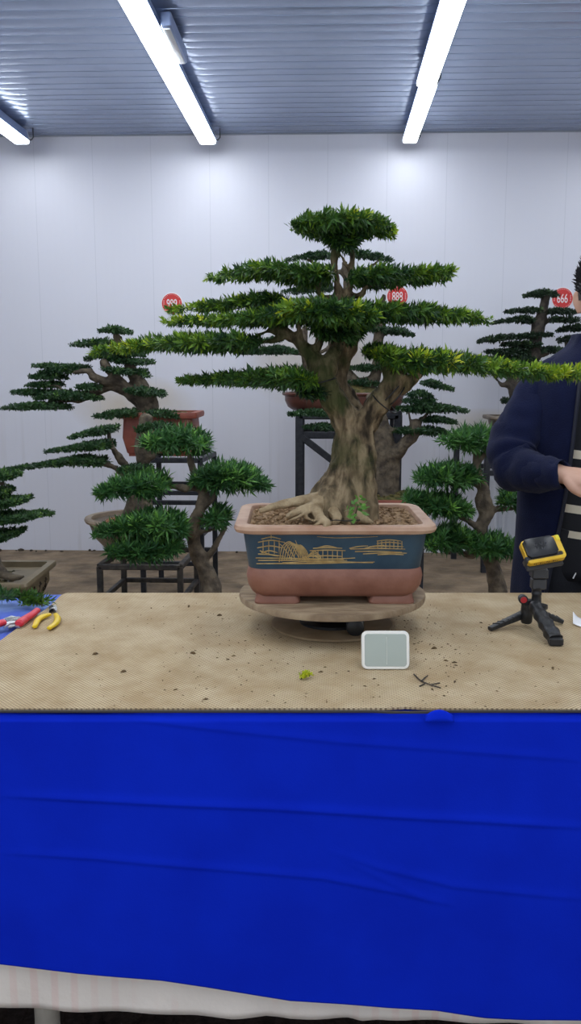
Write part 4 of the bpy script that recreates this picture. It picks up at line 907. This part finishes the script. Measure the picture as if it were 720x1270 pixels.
for u, v in ((-.018, .012), (-.002, .012), (.012, .010), (-.018, .0), (.0, -.002)):
    q.lathe([(.004, 0), (.0045, .0012), (.003, .0016)], (0, 0, 0), 12); 
    for i in range(-36, 0): q.v[i] = tuple(ph(u-.005+q.v[i][0], v+q.v[i][1], -.0193-q.v[i][2]))
q.build('camera_lens', mat('lens_glass', (.02, .02, .025), .1, bump=.01), ph_t)
q = MB(); q.bbox((.044, .018, -.0135), (.0575, .0362, .005), .002, fn=ph); q.build('bright_corner', mat('bright_yellow', (.85, .70, .05), .4, bump=.03), cs)
q = MB()
for i in range(12): q.bbox((-.040+i*.0062, -.0363, -.006+.002*(i % 3)), (-.036+i*.0062, -.0355, -.001+.002*(i % 2)), .0003, fn=ph)
q.build('printed_marks', mat('brown_print', (.12, .05, .01), .5, bump=.02), cs)

# ---- white framed device
Yd = 1.675; lo = P(478, 833, Yd)
t = thing('phone_display', (lo[0], Yd, ZS), 'small white-framed glass screen propped upright on the mat before the turntable', 'screen')
wd, hg = 62*Yd/FPX/2, 48*Yd/FPX/cos(radians(8))*1.02
lean = radians(14)
def dv(u, v, w): return R2(inv2((lo[0], Yd))[0]+u, inv2((lo[0], Yd))[1]+v*sin(lean)+w*cos(lean), ZS+.0015+v*cos(lean)-w*sin(lean))
def rd(hw, hh, r, w, n=6):
    out_ = []
    for sx_, sy_, a0 in ((1, -1, -pi/2), (1, 1, 0), (-1, 1, pi/2), (-1, -1, pi)):
        for k in range(n+1):
            a = a0+pi/2*k/n; out_.append(dv(sx_*(hw-r)+r*cos(a), hg/2+sy_*(hh-r)+r*sin(a), w))
    return out_
q = MB(); q.loft([rd(wd-.002, hg/2-.002, .011, .010), rd(wd, hg/2, .012, .007), rd(wd, hg/2, .012, .002), rd(wd-.0015, hg/2-.0015, .011, 0)]); q.build('frame', mat('white_plastic', (.78, .76, .70), .4, bump=.03), t)
q = MB(); q.loft([rd(wd-.006, hg/2-.006, .006, .0), rd(wd-.0065, hg/2-.0065, .006, -.0006)])
q.build('screen', mat('grey_green_glass', (.36, .40, .35), .12, spec=.6, bump=.01), t)
q = MB(); q.tube([dv(.002, .01, -.0006), dv(.0025, hg/2, -.0006), dv(.002, hg-.012, -.0006)], .0007, 5); q.build('screen_reflection', mat('pale_line', (.55, .57, .52), .3, bump=.01), t)  # upright reflection on the glass, modelled as a pale line
q = MB(); q.loft([[dv(u, v, w) for u, v, w in ((-.018, .048, .009), (.018, .048, .009), (.018, .044, .012), (-.018, .044, .012))], [dv(u, v, w) for u, v, w in ((-.018, -.0005, .036), (.018, -.0005, .036), (.018, -.003, .033), (-.018, -.003, .033))]]); q.build('kickstand', mat('white_kickstand', (.7, .68, .62), .4, bump=.02), t)

# ---- secateurs with red handles
REDH = mat('red_rubber', (.62, .03, .05), .35, bump=.05); SIL = mat('bright_steel', (.55, .55, .55), .3, metal=.8, bump=.05)
def on(x, y, h=0.): q_ = PT(x, y, ZS+h); return (q_[0], q_[1], ZS+h)
c = on(22, 772)
t = thing('secateurs', c, 'secateurs with red handles and steel blades lying on the blue cloth', 'secateurs')
q = MB(); q.tube([on(25, 771, .010), on(32, 767, .011), on(40, 762, .011), on(46, 757, .011)], [.009, .010, .009, .0085], 12, sub=4, flat=.8); q.build('handle', REDH, t)
q = MB(); q.tube([on(24, 773, .010), on(30, 769, .010)], [.011, .010], 12, sub=2, flat=.8); q.build('handle_guard', REDH, t)
q = MB(); q.tube([on(-26, 782, .010), on(-12, 778, .011), on(-2, 774, .011), on(4, 772, .010)], [.0085, .009, .010, .010], 12, sub=4, flat=.8); q.build('handle', REDH, t)
q = MB()
for pts in ([(25,771),(12,772),(4,773)], ):
    q.tube([on(x, y, .009) for x, y in pts], .005, 8, flat=.6)
def flatpoly(q, pts, z0, z1): q.loft([[(*on(x, y, 0)[:2], ZS+z) for x, y in pts] for z in (z0, z1)])
flatpoly(q, [(26,770),(24,775),(12,778),(5,783),(12,774),(4,772),(14,768)], .006, .009); q.build('blade', SIL, t)
q = MB(); flatpoly(q, [(25,772),(22,777),(25,781),(18,779),(10,781),(14,774),(18,769)], .003, .006); q.build('blade', SIL, t)
q = MB(); a, b_ = np.array(on(6, 768.5, .012)), np.array(on(24, 766.5, .012)); q.tube([a+(b_-a)*f+np.array([0, .005*cos(f*60), .004*sin(f*60)]) for f in np.linspace(0, 1, 90)], .0009, 5); q.build('spring', SIL, t)
# ---- yellow-handled cutters
YH = mat('yellow_rubber', (.72, .50, .01), .35, bump=.05); DK = mat('dark_steel', (.05, .05, .055), .4, metal=.7, bump=.05)
t = thing('wire_cutters', on(64, 767), 'wire cutters with two curved yellow handles on the corner of the mat', 'wire cutters')
q = MB(); q.tube([on(62, 762, .007), on(54, 764.5, .007), on(47, 769, .007), on(43, 777, .007)], [.0055, .0075, .0075, .006], 12, sub=5, flat=.75); q.build('handle', YH, t)
q = MB(); q.tube([on(69, 762, .007), on(71.5, 767, .007), on(69, 773, .007), on(61, 779, .007)], [.0055, .0075, .0075, .006], 12, sub=5, flat=.75); q.build('handle', YH, t)
for s_ in (0, 1):
    q = MB(); flatpoly(q, [[(61,763),(65,760),(66,756),(64,755),(61,758)], [(66,760),(70,763),(71,759),(69,755),(66,756)]][s_], .003, .011); q.build('jaw', SIL if s_ else DK, t)
q = MB(); a = on(66, 760); q.lathe([(.004, ZS+.011), (.004, ZS+.0125), (.002, ZS+.013)], (a[0], a[1], 0), 12); q.build('rivet', SIL, t)
# ---- cut sprigs
def sprig(pts, label, n, tone, cat='cut sprig', L=.026):
    t = thing('cut_sprig', on(*pts[0]), label, cat, 'cut sprigs on the table')
    p3 = spline([on(x, y, h) for x, y, h in pts], 6); q = MB(); q.tube(p3, .0016, 5); q.build('stem', BARK, t)
    i = np.linspace(1, len(p3)-2, n).astype(int); cc = p3[i]; dd = p3[i+1]-p3[i]; dd = dd/np.linalg.norm(dd, axis=1)[:, None]+rng.normal(0, .35, (n, 3))+np.array([0, 0, .15])
    o = leaves('leaves', cc+[0, 0, .004], dd, np.full(n, tone), 9, L, .005, LEAF_MAIN, t)
    for v in o.data.vertices:
        if v.co.z < .001: v.co.z = .001+random.random()*.003
    return t
sprig([(-4,744,.006),(20,741,.014),(40,744,.016),(62,748,.010)], 'largest leafy cutting lying at the back left table edge', 26, .34, L=.030)
sprig([(8,738.5,.01),(24,740,.02),(36,739,.02),(46,738.5,.014)], 'small leafy cutting along the back edge of the table', 12, .28, L=.024)
sprig([(26,751,.004),(40,748,.010),(54,751,.009)], 'leafy cutting nearest the red secateurs', 14, .38)
sprig([(-6,738,.006),(4,740,.03),(14,744,.02)], 'dark cutting at the very left edge of the table', 10, .2)
sprig([(372,842,.003),(378,839,.006),(384,838,.006)], 'bright lime sprig lying alone on the mat before the turntable', 6, .9, L=.012)
# dry twig right of the screen
q = MB()
for l in ([(513,836),(520,843),(530,848),(546,853)], [(522,845),(527,840),(530,838)], [(528,847),(520,851)], [(534,849),(545,847)]): q.tube([on(x, y, .003) for x, y in l], .0014, 5, sub=3)
o = q.build('dry_twig', BARK_DARK); tag(o, 'dry forked twig lying on the mat right of the white-framed screen', 'twig')
# white paper scrap, right edge
q = MB(); rows = []
for i in range(7):
    a = i/6; rows.append([(*on(710+a*16, 766+j*2.6+a*3, 0)[:2], ZS+.001+.014*(1-a)**3*(1-j/5)+.010*(j/4)*(1-a)*.3) for j in range(5)])
q.loft(rows, cap=False, close=False); o = q.build('paper_scrap', mat('white_paper', (.8, .8, .82), .6, bump=.05)); md = o.modifiers.new('t', 'SOLIDIFY'); md.thickness = .0008
tag(o, 'curled white paper scrap at the right edge of the mat', 'paper scrap')
# litter on the mat
DRY = mat('dry_litter', (.08, .05, .025), .9, col2=(.20, .13, .06), scale=80, bump=.2)
q = MB()
for i in range(420):
    if i < 200: x, y = random.uniform(80, 715), random.uniform(745, 878)
    elif i < 330: x, y = random.gauss(520, 40), random.gauss(800, 26)
    else: x, y = random.gauss(330, 60), random.gauss(800, 26)
    p = PT(x, y, ZS)
    if y < 741 or y > 878 or x < 75 or math.hypot(p[0]-tc_[0], p[1]-tc_[1]) < .15: continue
    a = random.uniform(0, pi); l = random.uniform(.0008, .0028) if random.random() < .93 else random.uniform(.003, .006)
    d = np.array([cos(a), sin(a), 0])*l; q.tube([p-d+[0, 0, .0008], p+[0, 0, .0016], p+d+[0, 0, .0008]], [.0004, l*.35, .0004], 5)
tag(q.build('plant_litter', DRY), 'scattered dry leaf bits and crumbs on the tan mat', 'litter', kind='stuff')
CH = mat('pale_chip', (.5, .36, .22), .8, bump=.1)
for i, (x, y, dk, lb) in enumerate(((526,782,0,'pale wood chip on the mat right of the turntable'), (240,893,1,''), (118,812,1,'dark leaf bit on the mat front left, near the blue corner'), (239,811,1,'dark curled leaf bit on the mat in front of the low stand'), (153,834,1,'dark crumb near the front left of the mat'),
                                   (272,764,1,'dark bark bit on the mat left of the turntable'), (234,753,1,'brown leaf shred near the back edge of the mat'), (538,805,1,'dark curled leaf right of the screen top corner'), (685,830,1,'dark crumb on the mat in front of the tripod'))):
    if not lb: continue
    p = PT(x, y, ZS); q = MB(); a = random.uniform(0, pi); l = .006; d = np.array([cos(a), sin(a), 0])*l
    q.tube([p-d+[0, 0, .001], p+[0, 0, .003], p+d+[0, 0, .0012]], [.0006, .0028, .0005], 6, sub=3)
    tag(q.build('leaf_bit' if dk else 'wood_chip', DRY if dk else CH), lb, 'leaf bit' if dk else 'wood chip')

# ================================================================== THE MAN
YM = 2.58
SKIN = mat('skin', (.52, .30, .21), .5, col2=(.58, .34, .25), scale=12, bump=.06, bscale=120)
FLEECE = mat('navy_fleece', (.0034, .0058, .028), .9, spec=.10, col2=(.005, .0085, .036), scale=25, bump=.25, bscale=260, sheen=.05)
HAIR = mat('black_hair', (.008, .008, .011), .5, bump=.3, scale=200)
JEAN = mat('dark_trousers', (.008, .009, .014), .85, bump=.2, bscale=150)
mc = P(746, 460, YM); MX = mc[0]
man = thing('person', (MX, YM, 0), 'man in a navy fleece and striped black sweater standing behind the table', 'person')
V = np.array
def W(x, y, Y): return P(x, y, Y)
q = MB()
def ell(z, a, b_, dy=0., dx=0., n=20): return [(MX+dx+a*cos(2*pi*k/n), YM+dy+b_*sin(2*pi*k/n), z) for k in range(n)]
# torso and neck and head as lofts joined by the remesh
q.loft([ell(.86, .15, .10), ell(.94, .165, .11), ell(1.05, .155, .105), ell(1.18, .165, .112), ell(1.30, .175, .115), ell(1.37, .165, .10), ell(1.41, .11, .075), ell(1.43, .06, .06)])
q.loft([ell(1.38, .062, .062), ell(1.45, .056, .058, -.012), ell(1.52, .056, .06, -.02)])
hz0 = 1.462; hd = [(0, .030, .035, -.050), (.020, .047, .055, -.045), (.05, .060, .075, -.033), (.085, .068, .088, -.025), (.12, .0725, .094, -.02), (.15, .074, .096, -.018), (.185, .071, .090, -.015), (.215, .058, .072, -.012), (.235, .032, .042, -.012), (.242, .01, .014, -.012)]
q.loft([ell(hz0+z, a, b_, dy) for z, a, b_, dy in hd])
q.tube([(MX, YM-.112, hz0+.128), (MX, YM-.122, hz0+.105), (MX, YM-.136, hz0+.083), (MX, YM-.118, hz0+.073)], [.009, .011, .014, .010], 10, sub=3)
for s_ in (-1, 1):
    q.ball((MX+s_*.012, YM-.118, hz0+.075), .009)                                              # nostril wings
    q.tube([(MX+s_*.012, YM-.108, hz0+.138), (MX+s_*.032, YM-.106, hz0+.143), (MX+s_*.052, YM-.088, hz0+.135)], .008, 8, sub=3)   # brow
    q.tube([(MX+s_*.070, YM-.010, hz0+.142), (MX+s_*.082, YM+.002, hz0+.138), (MX+s_*.083, YM+.004, hz0+.115), (MX+s_*.074, YM-.006, hz0+.085)], [.007, .008, .008, .006], 8, sub=4)  # ear
    q.ball((MX+s_*.075, YM-.004, hz0+.112), (.006, .014, .022))
    q.ball((MX+s_*.042, YM-.088, hz0+.090), (.022, .018, .02))                                 # cheek
q.tube([(MX-.022, YM-.105, hz0+.050), (MX, YM-.118, hz0+.053), (MX+.022, YM-.105, hz0+.050)], .006, 8, sub=3)
q.tube([(MX-.018, YM-.105, hz0+.041), (MX, YM-.115, hz0+.040), (MX+.018, YM-.105, hz0+.041)], .0065, 8, sub=3)
# legs
for s_ in (-1, 1):
    q.tube([(MX+s_*.085, YM, .92), (MX+s_*.095, YM-.01, .70), (MX+s_*.10, YM-.01, .50), (MX+s_*.10, YM+.01, .28), (MX+s_*.105, YM+.015, .10), (MX+s_*.105, YM, .05)], [.095, .085, .058, .055, .038, .04], 14, sub=4)
    q.tube([(MX+s_*.105, YM+.04, .035), (MX+s_*.11, YM-.06, .035), (MX+s_*.115, YM-.15, .028)], [.036, .042, .030], 10, sub=3)
# arms
SH = W(684, 470, YM+.01); EL = W(632, 572, YM-.05); WR = W(692, 588, YM-.24)
q.tube([SH+V([.06, 0, -.02]), SH+V([0, 0, -.012]), (SH+EL)/2+V([-.008, 0, 0]), EL], [.045, .050, .045, .038], 12, sub=4)
q.tube([EL, EL*.5+WR*.5+V([0, 0, -.004]), WR], [.038, .034, .027], 12, sub=4)
mir = lambda p: V([2*MX-p[0], p[1], p[2]])
q.tube([mir(SH)-V([.06, 0, .02]), mir(SH)-V([0, 0, .012]), mir((SH+EL)/2), mir(EL)], [.045, .050, .045, .038], 12, sub=4); q.tube([mir(EL), mir(EL*.5+WR*.5-V([0, 0, .004])), mir(WR)], [.038, .034, .027], 12, sub=4)
def hand(q, wr, ax, dn, thumbdir):
    ax = V(ax, float); ax /= np.linalg.norm(ax); dn = V(dn, float); dn -= ax*(dn@ax); dn /= np.linalg.norm(dn); sd = np.cross(ax, dn)   # ax along hand, dn palm side, sd across knuckles
    q.loft([[wr+ax*l+sd*(w*math.copysign(abs(cos(2*pi*k/14))**.8, cos(2*pi*k/14)))+dn*(h*sin(2*pi*k/14)) for k in range(14)] for l, w, h in ((-.02, .027, .023), (.0, .027, .022), (.02, .033, .02), (.05, .041, .018), (.075, .043, .016), (.086, .040, .012))])
    for i, (off, ln) in enumerate(((-.031, .85), (-.010, 1.0), (.011, .95), (.031, .75))):
        b0 = wr+ax*.074+sd*off; a1 = .55+.1*i; p1 = b0+(ax*cos(a1)+dn*sin(a1))*.042*ln
        a2 = a1+1.05; p2 = p1+(ax*cos(a2)+dn*sin(a2))*.028*ln; a3 = a2+.7; p3 = p2+(ax*cos(a3)+dn*sin(a3))*.020*ln
        q.tube([b0-ax*.012, b0, p1, p2, p3], [.009, .0098, .0088, .0078, .0066], 10, sub=3)
    s_ = thumbdir; b0 = wr+ax*.022+sd*s_*.026; q.tube([b0, b0+ax*.024+sd*s_*.016+dn*.014, b0+ax*.050+sd*s_*.008+dn*.030, b0+ax*.066-sd*s_*.004+dn*.038], [.013, .0125, .0105, .0085], 10, sub=3)
hand(q, WR+V([.004, -.006, .0]), (.84, -.42, -.10), (.25, .25, -.95), -1)
hand(q, mir(WR+V([.004, -.006, .0])), (-.84, -.42, -.10), (-.25, .25, -.95), 1)
body = q.build('body', SKIN, man); remesh(body, .0046, 2)
# hair: cap plus short tufts
q = MB(); rings = []
for j in range(14):
    f = j/13; z = hz0+.118+f*.132
    za, aa, bb_, dy = zip(*hd); a = np.interp(min(z-hz0, .24), za, aa)+.007; b2 = np.interp(min(z-hz0, .24), za, bb_)+.008; d0 = np.interp(z-hz0, za, dy)
    if f > .9: a *= .75; b2 *= .75
    ring = []
    for k in range(40):
        th = 2*pi*k/40; fy = -sin(th); hair = z
        cut = .045*max(0, fy-.15)/.85 if fy > .15 else 0
        ring.append((MX+a*cos(th), YM+d0+.004+b2*sin(th), z+cut*(1-f)*1.3))
    rings.append(ring)
q.loft(rings)
for i in range(1500):
    th = random.uniform(0, 2*pi); f = random.random()**.6; z = hz0+.125+.115*f
    a = np.interp(z-hz0, za, aa)+.005; b2 = np.interp(z-hz0, za, bb_)+.005; d0 = np.interp(z-hz0, za, dy)
    fy = -sin(th)
    if fy > .3 and z < hz0+.17: continue
    p = V([MX+a*cos(th), YM+d0+b2*sin(th), z]); n_ = V([cos(th)*(1.1-f), sin(th)*(1.1-f), .25+f*1.3]); n_ /= np.linalg.norm(n_); l = (.010+.020*f)*random.uniform(.6, 1.1)
    n_ = n_+rng.normal(0, .22, 3); q.tube([p, p+n_*l*.6, p+n_*l], [.0022, .0016, .0004], 4, ends=False)
q.build('hair', HAIR, man)
for s_ in (-1, 1):
    q = MB(); q.ball((MX+s_*.033, YM-.094, hz0+.118), (.014, .010, .0055), 14); e_ = q.build('eye', mat('eye_white', (.7, .68, .65), .2, bump=.01), man)
    q = MB(); q.ball((MX+s_*.033, YM-.1025, hz0+.117), (.0055, .003, .005), 12); q.build('iris', HAIR, e_)
    q = MB(); q.tube([(MX+s_*.014, YM-.115, hz0+.146), (MX+s_*.034, YM-.113, hz0+.152), (MX+s_*.056, YM-.093, hz0+.145)], [.003, .004, .002], 6, sub=3, flat=1.0); q.build('eyebrow', HAIR, man)
# sweater
m = bpy.data.materials.new('black_knit_cream_stripes'); m.use_nodes = True; nt = m.node_tree; b = nt.nodes['Principled BSDF']
tc = nd(nt, 'ShaderNodeTexCoord'); sx = nd(nt, 'ShaderNodeSeparateXYZ', ins=(tc.outputs['Object'],))
zz = mth(nt, 'ADD', sx.outputs[2], mth(nt, 'MULTIPLY', sx.outputs[0], .10)); tot = None
for ypx, hw_ in ((563, .012), (632, .0115), (664, .010)):
    zc = P(700, ypx, YM-.14)[2]+(P(700, ypx, YM-.14)[0]-MX)*.10
    s_ = mth(nt, 'LESS_THAN', mth(nt, 'ABSOLUTE', mth(nt, 'SUBTRACT', zz, zc)), hw_); tot = s_ if tot is None else mth(nt, 'ADD', tot, s_)
mx = nd(nt, 'ShaderNodeMix', data_type='RGBA'); nt.links.new(tot, mx.inputs[0]); mx.inputs[6].default_value = (.008, .009, .013, 1); mx.inputs[7].default_value = (.62, .56, .44, 1); nt.links.new(mx.outputs[2], b.inputs['Base Color']); b.inputs['Roughness'].default_value = .9
wv = nd(nt, 'ShaderNodeTexNoise', ins=(tc.outputs['Object'],)); wv.inputs['Scale'].default_value = 220; bp = nd(nt, 'ShaderNodeBump'); bp.inputs['Strength'].default_value = .3; nt.links.new(wv.outputs['Fac'], bp.inputs['Height']); nt.links.new(bp.outputs[0], b.inputs['Normal'])
q = MB(); q.loft([ell(.80, .180, .132, n=40), ell(.83, .186, .138, n=40), ell(.95, .184, .132, n=40), ell(1.10, .178, .128, n=40), ell(1.25, .188, .132, n=40), ell(1.34, .184, .122, n=40), ell(1.39, .14, .098, n=40), ell(1.425, .082, .076, n=40), ell(1.45, .070, .070, -.006, n=40)], cap=False)
o = q.build('sweater', m, man); o.modifiers.new('t', 'SOLIDIFY').thickness = .004
# jacket: open-fronted body, standing collar, sleeves
def arc(z, a, b_, gap, dy=0., n=44, bulge=0., dx=0.):
    out_ = []
    for k in range(n+1):
        th = -pi/2+gap+(2*pi-2*gap)*k/n; w = 1+.020*sin(th*5+z*9)+.012*sin(th*11-z*17)
        out_.append((MX+dx+a*w*cos(th), YM+dy+b_*w*sin(th), z))
    return out_
q = MB()
q.loft([arc(.70, .226, .176, .80), arc(.76, .230, .178, .78), arc(.90, .228, .168, .68), arc(1.05, .224, .160, .58), arc(1.18, .222, .158, .52), arc(1.30, .228, .156, .47), arc(1.365, .215, .138, .45), arc(1.405, .170, .116, .45), arc(1.435, .130, .100, .5), arc(1.455, .098, .092, .55), arc(1.478, .090, .090, .56, -.004), arc(1.490, .089, .090, .56, -.004)], cap=False, close=False)
jk = q.build('jacket', FLEECE, man, angle=80); md = jk.modifiers.new('t', 'SOLIDIFY'); md.thickness = .009; md.offset = -1
sd_ = jk.modifiers.new('s', 'SUBSURF'); sd_.levels = 1; sd_.render_levels = 1
def sleeve(mr):
    pts = [W(714, 456, YM+.01), W(694, 462, YM+.01), W(677, 478, YM+.005), W(661, 503, YM-.01), W(643, 536, YM-.03), W(635, 562, YM-.06), W(641, 580, YM-.10), W(660, 586, YM-.165), W(684, 588, YM-.225), W(698, 588, YM-.25)]
    rad = [.045, .054, .061, .067, .071, .068, .064, .055, .046, .037]
    p = spline(pts, 8); r = spline(V(rad)[:, None], 8)[:, 0]
    for i in range(len(r)):                                     # folds gather at the elbow and forearm
        f = i/(len(r)-1); r[i] *= 1+.06*sin(f*58)*math.exp(-((f-.62)/.20)**2)
    if mr: p = V([mir(a) for a in p])
    q = MB(); q.tube(p, r, 24, ends=False); q.f = q.f[:-2]; q.m = q.m[:-2]
    o = q.build('sleeve', FLEECE, jk, angle=80); md = o.modifiers.new('t', 'SOLIDIFY'); md.thickness = .006; md.offset = -1
    tx = bpy.data.textures.new('folds', 'CLOUDS'); tx.noise_scale = .06; d = o.modifiers.new('d', 'DISPLACE'); d.texture = tx; d.strength = .026; d.mid_level = .5
    q = MB(); c2 = p[-4:]; q.tube(c2, [.0385, .039, .039, .038], 24, ends=False); q.f = q.f[:-2]; q.m = q.m[:-2]; q.build('cuff', FLEECE, jk)
sleeve(False); sleeve(True)
for k in (0, -1):                                                # front zip edges
    zs_ = [.70, .76, .90, 1.05, 1.18, 1.30, 1.365, 1.405, 1.435]; g = [(.226,.176,.80),(.230,.178,.78),(.228,.168,.68),(.224,.160,.58),(.222,.158,.52),(.228,.156,.47),(.215,.138,.45),(.165,.116,.45),(.120,.098,.5)]
    q = MB(); q.tube([arc(z, *gg)[k] for z, gg in zip(zs_, g)], .0055, 6, sub=4); q.build('zip_edge', mat('zip_tape', (.004, .006, .018), .7, bump=.1), jk)
# trousers, shoes
q = MB()
for s_ in (-1, 1): q.tube([(MX+s_*.075, YM, .94), (MX+s_*.09, YM, .84), (MX+s_*.098, YM-.008, .70), (MX+s_*.102, YM-.01, .50), (MX+s_*.102, YM+.008, .28), (MX+s_*.106, YM+.01, .085)], [.115, .112, .100, .078, .07, .064], 18, sub=4)
q.build('trousers', JEAN, man)
q = MB(); a = P(713, 712, YM-.122); q.tube([a+V([.004, 0, .012]), a, a+V([-.006, -.001, -.012])], .002, 6); q.build('drawstring', WHT, man)
for s_ in (-1, 1):
    q = MB(); x = MX+s_*.108; n_ = 16
    q.loft([[(x+w*cos(2*pi*k/n_), YM-.05+l*sin(2*pi*k/n_), z) for k in range(n_)] for z, w, l in ((.013, .046, .135), (.03, .05, .14), (.05, .048, .132), (.075, .044, .10), (.09, .042, .07))]); q.build('shoe', BLK, man)
